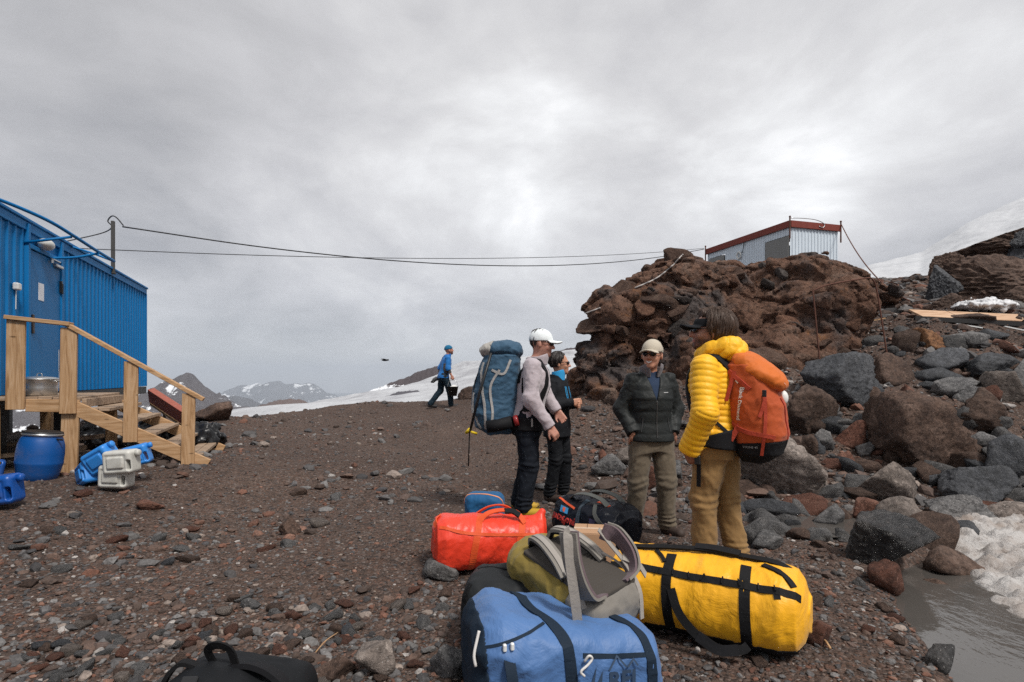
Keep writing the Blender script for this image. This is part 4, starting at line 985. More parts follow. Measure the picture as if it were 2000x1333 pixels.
# red and white painted board leaning behind the steps
lb = empty('painted_board', P(325, 800, 8.6), 0, 'worn red painted board leaning behind the wooden steps', 'board'); o0 = lb.location
RED = painted('worn red paint', (.34, .11, .08), .8, .5, (.4, .33, .3), (9, 9, 9))
pa, pb = P(296, 772, 8.9) - np.array(o0), P(366, 818, 8.4) - np.array(o0)
MB().beam(pa, pb, .10, .22, (0, -.3, 1), .004).build('board', RED, lb); MB().beam(pa + vec(0, .02, -.13), pb + vec(0, .02, -.13), .08, .05, (0, -.3, 1), .004).build('batten', WOODX, lb)
MB().tube([pa + vec(.15, .05, -.1), P(325, 850, 8.7) - np.array(o0)], .02).build('prop', DARK, lb)
# clutter under the cabin
BAGM = plain('black polythene', (.01, .01, .011), .32, bump=.6, scale=5)
for px, py, d, s, lab in ((392, 838, 8.4, .33, 'black rubbish bag behind the foot of the steps'), (300, 860, 8.2, .36, 'black rubbish bag in the shade under the steps'), (215, 855, 8.6, .4, 'black rubbish bag below the cabin behind the cans')):
    c = P(px, py, d); c[2] = Tz(c[:1], c[1:2])[0] + s * .5
    tag(blob('rubbish_bag', lambda p: ell(p, c, (s, s * .9, s * .75)) + .09 * fbm(p * 4 + s, 4, .6, ridged=True), c - s * 1.4, c + s * 1.4, .03, BAGM), lab, 'rubbish bag')
for k, (x, y, z, l, a, lab) in enumerate(((-.9, .25, .55, 1.7, 5, 'long grey plank lying under the cabin at the picture edge'), (-.8, .6, .42, 1.9, -6, 'dark plank lying lowest under the cabin'))):
    p = Mc @ vec(.2 + .3 * k, -.15 - .1 * k, 0, 1); z = Tz(p[:1], p[1:2])[0] + .12 + .1 * k
    tag(MB().beam((p[0] - .9, p[1] - .3, z), (p[0] + .5, p[1] + .3, z + .1), .16, .05, (0, 0, 1), .004).build('plank', WOODW), lab, 'plank')
tin = empty('tin_bucket', on_ground(22, 925) + vec(0, .6, 0), 0, 'small dented tin bucket behind the blue barrel', 'bucket')
MB().lathe([(0, 0), (.1, 0), (.13, .22), (.135, .225), (.125, .222), (.1, .02)], 24).build('body', ALU, tin, True); MB().tube(spline([(-.13, 0, .21), (0, -.05, .12), (.13, 0, .21)], 12), .004).build('handle', STEEL, tin, True)
# ================================================================ white hut on the outcrop
hC = vec(.4887 * 17, 17.0); htr = vec(.957, .2911); htl = vec(-.2911, .957)
Mh = np.eye(4); Mh[:2, 0] = htr; Mh[:2, 1] = htl; Mh[:2, 3] = hC
hut = empty('white_hut', M=Mh, label='small white corrugated hut with red roof edge on the outcrop', cat='hut')
WHUT = painted('hut white', (.62, .69, .76), .4, .22, None, (6, 6, .3)); REDF = painted('hut red', (.2, .045, .033), .7, .4, (.28, .2, .18)); GREYD = painted('hut door grey', (.2, .2, .195), .55, .15)
B0, B1, HL, HR = 3.7, 5.84, 3.94, 1.79
a = MB()
for y0, y1, z0 in ((1.03, 2.98, B0), (3.86, HL, B0), (.0, 1.03, 5.62), (2.98, 3.86, 5.66)):
    V, Fc = corrugated(y0, y1, z0, B1 + .05, .105, .018, .25, .5); a.add(np.stack([V[:, 1], V[:, 0], V[:, 2]], 1), [f[::-1] for f in Fc])
a.build('wall', WHUT, hut)
a = MB(); V, Fc = corrugated(0, HR, B0, B1 + .05, .12, .02, .25, .5); a.add(V, Fc); a.box((HR, HL / 2, 4.8), (.02, HL, 2.1)).box((HR / 2, HL, 4.8), (HR, .02, 2.1)); a.build('wall', WHUT, hut)
for y0, y1, zt in ((.04, 1.0, 5.6), (3.01, 3.83, 5.64)):
    d_ = MB().box((-.012, (y0 + y1) / 2, (B0 + zt) / 2), (.04, y1 - y0, zt - B0), bev=.005).build('door', GREYD, hut)
    MB().box((-.05, y1 - .05, 4.95), (.05, .03, .1), bev=.004).build('handle', BLACKP, d_)
MB().box((-.034, .88, 4.68), (.003, .12, .07)).build('sticker', plain('sticker', (.65, .62, .5), .6), hut)
MB().box((-.05, HL / 2, 5.94), (.05, HL + .1, .2), bev=.005).build('fascia', REDF, hut); MB().box((HR / 2 + .03, -.05, 5.94), (HR + .1, .05, .2), bev=.005).build('fascia', REDF, hut)
MB().box((HR / 2, HL / 2, 6.0), (HR + .04, HL + .04, .05)).build('roof', REDF, hut)
for x, y in ((-.06, -.06), (HR + .06, -.07), (-.07, HL + .06)): MB().tube([(x, y, 5.5), (x, y, 6.14)], .022).lathe([(0, 6.18), (.03, 6.16), (.03, 6.13), (0, 6.12)], 10, (x, y, 0)).build('corner_post', RUST, hut)
MB().tube(spline([(-.05, -.07, 6.1), (.4, -.07, 6.13), (.9, -.07, 6.12), (1.2, -.08, 6.02), (1.15, -.085, 5.9), (1.0, -.085, 5.93)], 24), .012).build('pipe', STEEL, hut, True)
cc = MB()
for k in range(5):
    cc.tube([( -.06 - .012 * (k % 2), 2.2 + (.07 + .011 * k) * math.cos(u), 5.45 + (.085 + .011 * k) * math.sin(u)) for u in np.linspace(0, 6.3, 28)], .009, 6)
cc.build('coil', WHITEP, hut, True)
MB().tube(spline([(-.05, 2.05, 5.5), (-.05, 1.98, 5.7), (-.05, 1.95, 5.84)], 10), .01).build('wire', BLACKP, hut, True)
# ================================================================ cables
def cable(name, pts, r, mat, label, n=60):
    return tag(MB().tube(spline(pts, n), r, 6).build(name, mat, None, True), label, 'cable')
def sag(a, b, s, n=9): t_ = np.linspace(0, 1, n); return a + t_[:, None] * (b - a) - np.stack([0 * t_, 0 * t_, s * 4 * t_ * (1 - t_)], 1)
CABLE = plain('cable black', (.02, .02, .022), .6, bump=.1)
mt_ = (Mc @ vec(4.0, -.09, 4.12, 1))[:3]; hl_ = (Mh @ vec(-.1, HL + .1, 6.05, 1))[:3]
cable('power_cable', sag(mt_ + vec(.12, 0, -.02), hl_, .66), .013, CABLE, 'thick sagging black cable from the mast to the hut')
cable('power_cable', sag((Mc @ vec(3.4, .3, 3.55, 1))[:3], hl_ + vec(0, 0, .03), .26), .008, CABLE, 'thin straight cable above the sagging one')
cable('power_cable', [mt_ + vec(.14, 0, 0), mt_ + vec(.02, 0, .14), mt_ + vec(-.07, 0, .17), mt_ + vec(-.14, 0, .08), mt_ + vec(-.07, 0, -.03), mt_ + vec(-.35, .1, -.12), (Mc @ vec(3.0, .5, 3.52, 1))[:3]], .011, CABLE, 'looped cable end at the top of the mast')
gw = (Mh @ vec(HR + .07, -.08, 6.05, 1))[:3]
cable('guy_wire', sag(gw, P(1776, 588, 12.4), .35), .016, RUST, 'rusty guy wire running from the hut corner to the rocks')
ropem = plain('pale rope', (.42, .39, .37), .8, scale=30)
for pts, lab in (([(1334, 497), (1310, 522), (1280, 545), (1240, 563)], 'pale rope slanting down the top of the outcrop'), ([(1118, 612), (1140, 613), (1172, 602)], 'pale rope end at the left edge of the outcrop')):
    c_ = []; eye = Vector((0, 0, CZ)); bpy.context.view_layer.update(); dg_ = bpy.context.evaluated_depsgraph_get()
    for px, py in spline([(a, b, 0) for a, b in pts], 22)[:, :2]:
        dv = (Vector(P(px, py, 1.0)) - eye).normalized(); ht = SC.ray_cast(dg_, eye + dv * 8.6, dv)
        c_.append(np.array(ht[1] - dv * .03) if ht[0] and ht[1][1] < 14 else None)
    c_ = [q for q in c_ if q is not None]
    if len(c_) > 3: cable('rope', np.array(c_), .014, ropem, lab)
# bent reinforcing bar frame in front of the outcrop
b0, b1 = P(1603, 690, 9.0), P(1738, 692, 9.1)
tag(MB().tube(np.vstack([spline([b0 - vec(0, 0, .3), P(1590, 590, 8.95)], 6), spline([P(1588, 568, 8.95), P(1620, 556, 8.95), P(1690, 544, 9.0), P(1703, 545, 9.02), P(1710, 556, 9.05)], 18), spline([P(1715, 580, 9.05), b1 - vec(0, 0, .3)], 6)]), .012, 8).build('steel_bar_frame', RUST, None, True), 'thin rusty bent steel bar frame standing before the outcrop', 'bar')
# plywood boards and sheeting on the right
PLY = wood('plywood', (.33, .19, .11), (.48, .31, .2), (.58, .42, .3), (1, 8, 8), .8)
plz = empty('plywood_boards', P(1895, 625, 10.4), 0, 'long plywood walkway of three boards lying on the slope', 'boards'); po = np.array(plz.location)
for a, b in ((1788, 1862), (1864, 1925), (1927, 2004)):
    pa, pb = P(a, 613 + (a - 1788) * .045, 10.4) - po, P(b, 613 + (b - 1788) * .045, 10.4) - po
    MB().beam(pa, pb, .42, .035, (0, -.45, 1), .004).build('board', PLY, plz)
MB().beam(P(1786, 622, 10.15) - po, P(2003, 634, 10.1) - po, .05, .08, (0, 0, 1)).build('joist', DARK, plz)
POLY = cloth('white sheeting', (.62, .62, .63), .4, .4, (.35, .36, .38), .8, 6, False)
c = P(1925, 598, 10.9)
tag(blob('plastic_sheet', lambda p: ell(p, c, (.62, .35, .13)) + .10 * fbm(p * 3.1, 4, .6, ridged=True), c - vec(.95, .6, .4), c + vec(.95, .6, .4), .022, POLY), 'crumpled white plastic sheeting above the plywood boards', 'sheeting')
for a, b, lab in (((1868, 633, 10.0), (1918, 641, 9.9), 'short white batten below the plywood boards'), ((1962, 638, 9.9), (2010, 648, 9.8), 'white batten cut by the picture edge'), ((1668, 633, 10.6), (1728, 622, 10.6), 'pale lath lying between outcrop and plywood')):
    tag(MB().beam(P(*a), P(*b), .05, .02, (0, 0, 1)).build('batten', WHITEP if 'white' in lab else WOODX), lab, 'batten')
# ================================================================ people
NOSHEEN = dict(sheen=.0)
def head_sdf(p, hc, Hm, slim=1.0):
    q = (p - hc) @ Hm; q = q / vec(slim, 1, 1)
    d = ell(q, (0, .012, .03), (.077, .097, .093))
    d = smin(d, ell(q, (0, -.022, -.032), (.06, .074, .084)), .03)
    d = smin(d, ell(q, (0, -.066, -.088), (.032, .028, .026)), .025)
    d = smin(d, cone(q, (0, -.09, .016), (0, -.112, -.020), .007, .0135), .012)
    for s in (-1, 1):
        d = smin(d, ell(q, (s * .013, -.1, -.024), (.009, .01, .008)), .008)
        d = smin(d, ell(q, (s * .078, .012, -.006), (.010, .021, .033), rotm(-12, 0, s * 22)), .008)
        d = smin(d, ell(q, (s * .036, -.066, -.024), (.022, .018, .02)), .02)
        d = smax(d, -ell(q, (s * .032, -.094, .008), (.018, .014, .011)), .012)
    d = smin(d, ell(q, (0, -.082, .028), (.05, .016, .011)), .014)
    d = smin(d, ell(q, (0, -.089, -.051), (.024, .010, .0065)), .006)
    return smin(d, ell(q, (0, -.087, -.064), (.02, .010, .0065)), .006)
def hand_sdf(p, w, dr, pn, th, curl=.6):
    dr = dr / np.linalg.norm(dr); pn = pn - dr * (pn @ dr); pn /= np.linalg.norm(pn); sd = np.cross(dr, pn) * th
    Mx = np.stack([sd, dr, pn], 1)
    d = rbox(p, w + dr * .05, (.041, .05, .015), .013, Mx)
    for k, (o, l) in enumerate(((.030, .068), (.010, .078), (-.011, .072), (-.031, .056))):
        b = w + dr * .094 + sd * o; k1 = b + (dr * math.cos(curl * .6) + pn * math.sin(curl * .6)) * l * .5
        k2 = k1 + (dr * math.cos(curl * 1.6) + pn * math.sin(curl * 1.6)) * l * .5
        d = smin(d, np.minimum(cone(p, b, k1, .0095, .0085), cone(p, k1, k2, .0085, .007)), .006)
    b = w + dr * .025 + sd * .036; k1 = b + dr * .035 + sd * .022 + pn * .012; k2 = k1 + dr * .03 + sd * .004 + pn * .012
    return smin(d, np.minimum(cone(p, b, k1, .013, .011), cone(p, k1, k2, .011, .0085)), .01)
BASE = dict(pelvis=(0, 0, .95), chest=(0, 0, 1.28), neck=(0, .02, 1.50), head=(0, -.01, 1.675), yaw=0, pitch=0, roll=0,
            shL=(.185, .01, 1.44), shR=(-.185, .01, 1.44), elL=(.25, .03, 1.16), elR=(-.25, .03, 1.16), wrL=(.24, -.04, .92), wrR=(-.24, -.04, .92),
            hipL=(.095, 0, .92), hipR=(-.095, 0, .92), knL=(.11, -.02, .50), knR=(-.11, -.02, .50), anL=(.12, .03, .09), anR=(-.12, .03, .09),
            toeL=(.15, -.2, .03), toeR=(-.15, -.2, .03), palmL=(-1, 0, 0), palmR=(1, 0, 0), curl=.7, girth=1.0)
def pose(**k): d = dict(BASE); d.update(k); return {a: (np.array(v, float) if isinstance(v, tuple) else v) for a, v in d.items()}
def torso_at(p, J, girth, grow):
    """ellipse stack between pelvis and neck that follows the lean of the spine"""
    z = p[:, 2]; zs = [J['pelvis'][2] - .14, J['pelvis'][2], J['chest'][2], J['neck'][2]]
    cx = np.interp(z, zs, [J['pelvis'][0], J['pelvis'][0], J['chest'][0], J['neck'][0]]); cy = np.interp(z, zs, [J['pelvis'][1], J['pelvis'][1], J['chest'][1], J['neck'][1]])
    q = p.copy(); q[:, 0] -= cx; q[:, 1] -= cy; h = J['pelvis'][2]; c = J['chest'][2]; n = J['neck'][2]; g = girth
    return q, loft(q, [(h - .16, 0, 0, .165 * g + grow, .12 * g + grow), (h + .02, 0, 0, .165 * g + grow, .122 * g + grow), (h + .13, 0, -.005, .155 * g + grow, .115 * g + grow), (c, 0, -.01, .178 * g + grow, .128 * g + grow), (c + .12, 0, 0, .178 * g + grow, .11 * g + grow), (n - .02, 0, .01, .10 * g + grow, .075 + grow), (n + .05, 0, .01, .062 + grow, .062 + grow)], 2.3)
def sleeve(p, J, s, r0, r1, r2, k=.05):
    a, b, c = J['sh' + s], J['el' + s], J['wr' + s]
    return smin(cone(p, a, b, r0, r1), cone(p, b, c, r1, r2), k)
def arm_s(p, J, s):
    a, b, c = J['sh' + s], J['el' + s], J['wr' + s]; l = np.linalg.norm(b - a)
    d1 = np.linalg.norm(p - (a + np.clip(along(p, a, b) / l, 0, 1)[:, None] * (b - a)), axis=1); l2 = np.linalg.norm(c - b)
    d2 = np.linalg.norm(p - (b + np.clip(along(p, b, c) / l2, 0, 1)[:, None] * (c - b)), axis=1)
    return np.where(d1 < d2, along(p, a, b), l + along(p, b, c))
def make_person(label, at, rz, H, J, look, res=.0098):
    sc = H / 1.80
    root = empty('person', at, rz, label, 'person'); root.scale = (sc, sc, sc)
    Hm = rotm(J['pitch'], J['roll'], J['yaw']); HS = look.get('hs', 1.1); hc = J['head']; g = J['girth']; S = {}
    # ------------------------------------------------ body, one surface
    def body(p):
        d = head_sdf(hc + (p - hc) / HS, hc, Hm, look.get('slim', 1)) * HS; d = smin(d, cone(p, J['neck'] - vec(0, 0, .06), hc + vec(0, .018, -.06), .06 * g, .054 * g), .03)
        q, t_ = torso_at(p, J, g * .9, -.02); d = smin(d, t_, .03)
        for s, th in (('L', 1), ('R', -1)):
            d = smin(d, sleeve(p, J, s, .04, .036, .026), .03)
            if look.get('hand' + s, True): d = smin(d, hand_sdf(p, J['wr' + s], J.get('hd' + s, J['wr' + s] - J['el' + s]), J['palm' + s], th, J['curl']), .012)
            d = smin(d, smin(cone(p, J['hip' + s], J['kn' + s], .06, .045), cone(p, J['kn' + s], J['an' + s], .045, .035), .03), .04)
            fa = J['an' + s] - vec(0, 0, .035); d = smin(d, cone(p, fa, fa + (J['toe' + s] - fa) * .5, .028, .018), .03)
        return d
    sk = np.array(look['skin'])
    def tint(V):
        q = (V - hc) @ Hm / HS; c = np.tile(sk, (len(V), 1)); w_ = lambda m: np.clip(m, 0, 1)[:, None]
        lip = w_((1 - np.hypot(q[:, 0] / .026, (q[:, 2] + .057) / .014)) * 3) * (q[:, 1] < -.06)[:, None]; c = c * (1 - lip) + lip * np.array(look.get('lips', (.36, .12, .1)))
        red = w_((1 - np.linalg.norm((q - vec(0, -.105, -.015)) / vec(.05, .05, .04), axis=1))) * .35; c = c * (1 - red) + red * vec(.5, .17, .12)
        if look.get('beard'):
            b = w_((-.030 - q[:, 2]) * 40) * w_((.035 - q[:, 1]) * 40) * (q[:, 2] > -.14)[:, None] * (1 - lip) * look['beard'][1]; c = c * (1 - b) + b * np.array(look['beard'][0])
        return c
    pts = np.array([v for k, v in J.items() if isinstance(v, np.ndarray) and k[:2] in ('pe', 'ch', 'ne', 'he', 'sh', 'el', 'wr', 'hi', 'kn', 'an', 'to') ])
    lo, hi = pts.min(0) - vec(.2, .2, .12), pts.max(0) + vec(.2, .2, .16); lo[2] = max(lo[2], -.02)
    blob('body', body, lo, hi, res, SKIN, root, tint)
    # ------------------------------------------------ trousers
    tr = look['trousers']
    def trousers(p):
        q, d = torso_at(p, J, g, .006); h = J['pelvis'][2]; d = smax(d, p[:, 2] - (h + .05), .02)
        for s in 'LR':
            a, b, c = J['hip' + s], J['kn' + s], J['an' + s]; e_ = c + (b - c) * .02
            l = smin(cone(p, a, b, .098 * g * tr.get('w', 1), .076 * tr.get('w', 1)), cone(p, b, e_, .076 * tr.get('w', 1), .066 * tr.get('w', 1)), .03)
            bunch = np.exp(-((p[:, 2] - .14) / .07) ** 2) * .006 * np.sin(p[:, 2] * 150 + 3 * perlin(p * 9)) + np.exp(-((p[:, 2] - b[2]) / .07) ** 2) * .004 * np.sin(p[:, 2] * 110 + 4 * perlin(p * 8))
            d = smin(d, l - bunch, .045)
        d = d - 0.0125 * fbm((p @ rotm(20, 25, 0)) * vec(7, 7, 3.4) + tr.get('seed', 0), 3, .5, ridged=True) - .004
        return np.maximum(d, .055 - p[:, 2])
    S['trousers'] = trousers; hi2 = hi.copy(); hi2[2] = J['pelvis'][2] + .12
    blob('trousers', trousers, lo, hi2, res, tr['mat'], root)
    # ------------------------------------------------ jacket
    jk = look['jacket']; style = jk['style']; hem = J['pelvis'][2] + jk.get('hem', -.10)
    def jacket(p, raw=False):
        q, d = torso_at(p, J, g, jk.get('grow', .018)); d = d - jk.get('flare', .016) * np.clip((J['pelvis'][2] + .09 - p[:, 2]) / .1, 0, 1.2); d = np.maximum(d, hem - p[:, 2])
        if style == 'puffy':
            pz = p[:, 2] + .25 * np.abs(q[:, 0]) * np.clip((p[:, 2] - 1.18) * 4, 0, 1.6) + .012 * perlin(p * 5); d = d - .0065 * np.sqrt(np.abs(np.sin(math.pi * pz / .042))) - .008 * perlin(p * 6) + .003
        elif style == 'quilt':
            d = d - .006 * np.sqrt(np.abs(np.sin(math.pi * (p[:, 2] + .02 * perlin(p * 4)) / .105))) - 0.0048 * fbm(p * vec(5, 5, 8), 2, .5, ridged=True)
        else: d = d - 0.0088 * fbm(p * vec(5, 5, 4) + 2, 3, .5, ridged=True) - .003
        for s in 'LR':
            r = jk.get('arm', (.074, .062, .048)); a = sleeve(p, J, s, *r)
            if style == 'puffy': a = a - .0062 * np.sqrt(np.abs(np.sin(math.pi * (arm_s(p, J, s) + .018 * perlin(p * 4.2)) / .041))) - .008 * perlin(p * 7) + .003
            elif style == 'quilt': a = a - .004 * np.sqrt(np.abs(np.sin(math.pi * arm_s(p, J, s) / .10))) - 0.0096 * fbm(p * 8, 3, .5, ridged=True)
            else: a = a - 0.0096 * fbm(p * vec(8, 8, 7) + 5, 3, .5, ridged=True) - .003
            w_, e_ = J['wr' + s], J['el' + s]; a = np.maximum(a, along(p, e_, w_) - np.linalg.norm(w_ - e_) * jk.get('cuff', 1.0))
            d = smin(d, a, .03)
        if jk.get('open'):
            wz = J['neck'][2] + .02 - p[:, 2]; cut = np.maximum(np.abs(q[:, 0]) - np.clip(.075 - .28 * wz, -.05, .075), q[:, 1] + .02)
            d = np.maximum(d, -cut)
        return np.maximum(d, p[:, 2] - (J['neck'][2] + .045))
    S['jacket'] = jacket; lo2 = lo.copy(); lo2[2] = min(hem, J['wrL'][2], J['wrR'][2]) - .05; hi3 = hi.copy(); hi3[2] = J['neck'][2] + .09
    S['jo'] = blob('jacket', jacket, lo2, hi3, res * .70 if style == 'puffy' else res, jk['mat'], root)
    if jk.get('collar'):
        cm, chh, fl = jk['collar']; nb = J['neck'] + vec(0, 0, .0)
        def collar(p):
            q = p - nb; u = np.clip((q[:, 2] + .02) / (chh + .02), 0, 1); r = np.hypot(q[:, 0], (q[:, 1] + .01 + .012 * u) * 1.0); rr = .085 * g - .012 * u + fl * u
            d = np.abs(r - rr) - .007; d = np.maximum(d, np.maximum(-.03 - q[:, 2], q[:, 2] - chh - .25 * fl + .35 * np.minimum(q[:, 1] + .02, 0)))
            if jk.get('open'): d = np.maximum(d, -np.maximum(np.abs(q[:, 0]) - .03 - .3 * np.clip(q[:, 2], 0, 1), q[:, 1] + .03))
            return d
        blob('collar', collar, nb - vec(.2, .2, .06), nb + vec(.2, .2, .16), .0075, cm, root)
    if jk.get('shirt'):
        def shirt(p): q, d = torso_at(p, J, g, .006); return np.maximum(d, np.maximum(1.1 - p[:, 2], p[:, 2] - J['neck'][2] - .025))
        blob('shirt', shirt, (-.3, -.3, 1.05), (.3, .3, 1.62), .01, jk['shirt'], root)
    # ------------------------------------------------ boots
    for s in 'LR':
        an, to = J['an' + s], J['toe' + s]; fw = to - an; fw[2] = 0; fw /= np.linalg.norm(fw); lift = min(an[2], .09) - .09 + max(0, an[2] - .09)
        hl = vec(an[0], an[1], an[2] - .045) - fw * .03; tt = hl + fw * .205; tt[2] = to[2] + .018
        def boot(p):
            d = smin(cone(p, an + vec(0, 0, .04), hl + fw * .02, .05, .047), cone(p, hl, tt, .046, .042), .03); return smin(d, cone(p, hl - vec(0, 0, .018), tt - vec(0, 0, .014), .036, .036), .006)
        bo = blob('boot', boot, np.minimum(hl, tt) - .1, np.maximum(an, tt) + .12, .01, look['boots'], root)
    # ------------------------------------------------ head wear
    T = lambda *v: hc + HS * (Hm @ vec(*v)); HmS = Hm / HS   # scaled head frame
    if look.get('cap'):
        cm, kind = look['cap']
        def capf(p):
            q = (p - hc) @ HmS
            dome = ell(q, (0, .012, .040), (.088, .108, .098)); inn = ell(q, (0, .012, .032), (.080, .100, .092)); d = np.maximum(dome, -inn); d = np.maximum(d, .038 - .22 * q[:, 1] * 0 - q[:, 2] + .13 * np.clip(q[:, 1], -1, .2) * -1 - .012)
            if kind == 'visor': d = np.maximum(d, q[:, 2] - .085)
            bq = q - vec(0, -.115, .040); by = (bq[:, 2] + .35 * bq[:, 1] * -.12 + 3.2 * bq[:, 0] ** 2 - .16 * np.minimum(bq[:, 1] + .03, 0) * -1)
            br = np.maximum(np.abs(by) - .0055, np.maximum(np.hypot(bq[:, 0] / .078, (bq[:, 1] - .02) / .088) - 1, bq[:, 1] - .045) * .07)
            return smin(d, br, .006) * HS
        if kind != 'beanie': blob('cap', capf, hc - .26, hc + .26, .0065, cm, root)
        else:
            blob('cap', lambda p: np.maximum(ell((p - hc) @ HmS, (0, .014, .042), (.092, .112, .105)), .035 + .25 * ((p - hc) @ HmS)[:, 1] * -.3 - ((p - hc) @ HmS)[:, 2]) + .003 * perlin(p * 30), hc - .2, hc + .2, .01, cm, root)
    if look.get('hair'): look['hair'](hc, Hm, root, HS)
    if look.get('glasses'):
        gm = look['glasses']; b = MB()
        for s in (-1, 1):
            V_, F_ = ICO[2]; Lq = V_ * vec(.027, .010, .019) ; Lq = Lq @ rotm(0, 0, s * 18).T + vec(s * .034, -.096, .012)
            b.add([T(*v) for v in Lq], F_)
            b.tube([T(s * .055, -.086, .018), T(s * .079, -.05, .02), T(s * .083, .015, .012)], .0042, 6)
        b.tube([T(-.014, -.104, .015), T(0, -.108, .017), T(.014, -.104, .015)], .004, 6)
        b.build('sunglasses', gm, root, True)
    if look.get('smile'):
        b = MB(); u = np.linspace(-1, 1, 13); up = [(x * .027, -.1045 + .016 * x * x, -.051 + .009 * x * x) for x in u]; dn = [(x * .025, -.1035 + .016 * x * x, -.064 + .017 * x * x) for x in u]
        b.add([T(*v) for v in up + dn], [(i, i + 1, 14 + i, 13 + i) for i in range(12)]); b.build('teeth', plain('teeth', (.75, .72, .66), .4, bump=0), root)
    S['root'] = root; S['T'] = T; S['hc'] = hc; S['Hm'] = Hm
    return S
def hairf(mat, vol=.018, low=-.05, front=-.03, strands=0, seed=1, top=True, back=0.0):
    def mk(hc, Hm, root, HS):
        def f(p):
            q = (p - hc) @ Hm / HS; d = ell(q, (0, .018 + back, .038), (.078 + vol, .094 + vol + back, .092 + vol)); d = np.maximum(d, np.maximum(low + .45 * np.clip(.03 - q[:, 1], 0, 1) - q[:, 2], front + .35 * np.clip(-q[:, 2] + .05, -.06, 1) - q[:, 1]))
            a = np.arctan2(q[:, 0], q[:, 1]); return d + .015 * fbm(np.stack([a * 5, q[:, 2] * 7, q[:, 1] * 14], 1) + seed, 3, .65)
        h = blob('hair', f, hc - .22, hc + .22, .0075, mat, root)
        if strands:
            g_ = np.random.default_rng(seed); b = MB()
            for k in range(strands):
                a = g_.uniform(-2.6, 2.6); t0 = g_.uniform(.1, 1.2); l = g_.uniform(.5, 1.15); pts = []
                for u in np.linspace(0, 1, 7):
                    th = t0 + l * u; r = 1.03 + .07 * u * g_.uniform(.2, 1) + .05 * math.sin(u * 3) * g_.uniform(0, 1)
                    q = vec(math.sin(a + .15 * u) * math.sin(th) * (.078 + vol), .018 + back + math.cos(a + .15 * u) * math.sin(th) * (.094 + vol + back), .038 + math.cos(th) * (.092 + vol)) ; q = vec(0, .018 + back, .038) + (q - vec(0, .018 + back, .038)) * r
                    pts.append(hc + HS * (Hm @ q))
                if min((np.array(pts) - hc) @ Hm[:, 1]) < (front - .02) * HS: continue
                b.tube(pts, [.0034 * (1 - .7 * u) for u in np.linspace(0, 1, 7)], 3, False)
            b.build('loose_strands', mat, h, True)
    return mk
LENS = plain('dark lens', (.008, .008, .01), .08, spec=.6, bump=0); HAIRB = plain('dark brown hair', (.06, .034, .022), .55, scale=40); HAIRD = plain('black hair', (.02, .014, .012), .5, scale=40)
FLEECE = cloth('lilac fleece', (.43, .375, .40), .95, .15, fs=9, sheen=.25); NAVY = cloth('navy trousers', (.012, .015, .022), .8, .2, fs=8); BLACKF = cloth('black softshell', (.012, .013, .016), .75, .2, fs=8)
OLIVE = cloth('olive trousers', (.125, .098, .068), .85, .3, fs=9); CHAR = cloth('charcoal shell', (.026, .029, .029), .5, .1, fs=14, weave=False, spec=.4, fold=.8); TANP = cloth('tan trousers', (.25, .145, .055), .85, .25, fs=9)
YEL = cloth('yellow down', (.86, .45, .010), .5, .12, (.66, .30, .01), .35, 22, False, spec=.35); BLUEJ = cloth('bright blue jacket', (.012, .15, .45), .7, .2, fs=10); GREYF = cloth('grey fleece collar', (.16, .145, .155), .9, .1); CAPW = cloth('white cap cloth', (.72, .76, .77), .8, .1, fs=16)
CAPT = cloth('stone cap cloth', (.46, .41, .33), .85, .15, fs=16); NAVYT = cloth('navy shirt', (.016, .032, .07), .85, .1); BLUEC = cloth('bright blue collar', (.03, .33, .66), .7, .1); BOOTB = plain('brown boot', (.045, .03, .024), .7); BOOTY = plain('dark boot', (.03, .028, .03), .7); BOOTO = plain('yellow boot', (.5, .3, .02), .6, rust=(.02, .02, .02), rustamt=.08)
BEANIE = cloth('blue knit hat', (.01, .13, .26), .9, .15); STRAPB = cloth('black webbing', (.011, .011, .012), .7, .1, fs=30); GREYW = cloth('grey webbing', (.34, .33, .32), .8, .25, fs=30)
def gz(x, y): return float(Tz(np.array([x]), np.array([y]))[0])
def stand(px, d): x = (px - 1000) / F * d; return vec(x, d, gz(x, d))
# 1 man in white cap with the big blue backpack, seen from his right side
J1 = pose(pelvis=(0, .03, .97), chest=(0, -.03, 1.28), neck=(0, -.06, 1.50), head=(0, -.115, 1.675), yaw=-4, pitch=8, shR=(-.20, -.03, 1.45), shL=(.19, -.06, 1.45), elR=(-.265, -.02, 1.14), elL=(.24, -.14, 1.17), wrR=(-.25, -.20, .88), wrL=(.2, -.27, 1.0),
          hipL=(.095, .03, .93), hipR=(-.095, .03, .93), knL=(.10, .02, .5), knR=(-.11, .0, .5), anL=(.12, .12, .09), anR=(-.12, .06, .09), toeL=(.14, -.08, .03), toeR=(-.15, -.14, .03), palmR=(.6, .5, 0), curl=.9, girth=1.10)
p1 = make_person('man in white cap and lilac fleece carrying the huge blue backpack', stand(1035, 5.6), R(86), 1.80, J1,
    dict(skin=(.46, .23, .17), beard=((.2, .12, .1), .45), trousers=dict(mat=NAVY, w=1.1), jacket=dict(style='soft', mat=FLEECE, flare=0, hem=-.06, arm=(.082, .068, .05), collar=(FLEECE, .045, .016)), boots=BOOTO, cap=(CAPW, 'cap'), glasses=LENS, hair=hairf(HAIRD, .004, -.035, .02)))
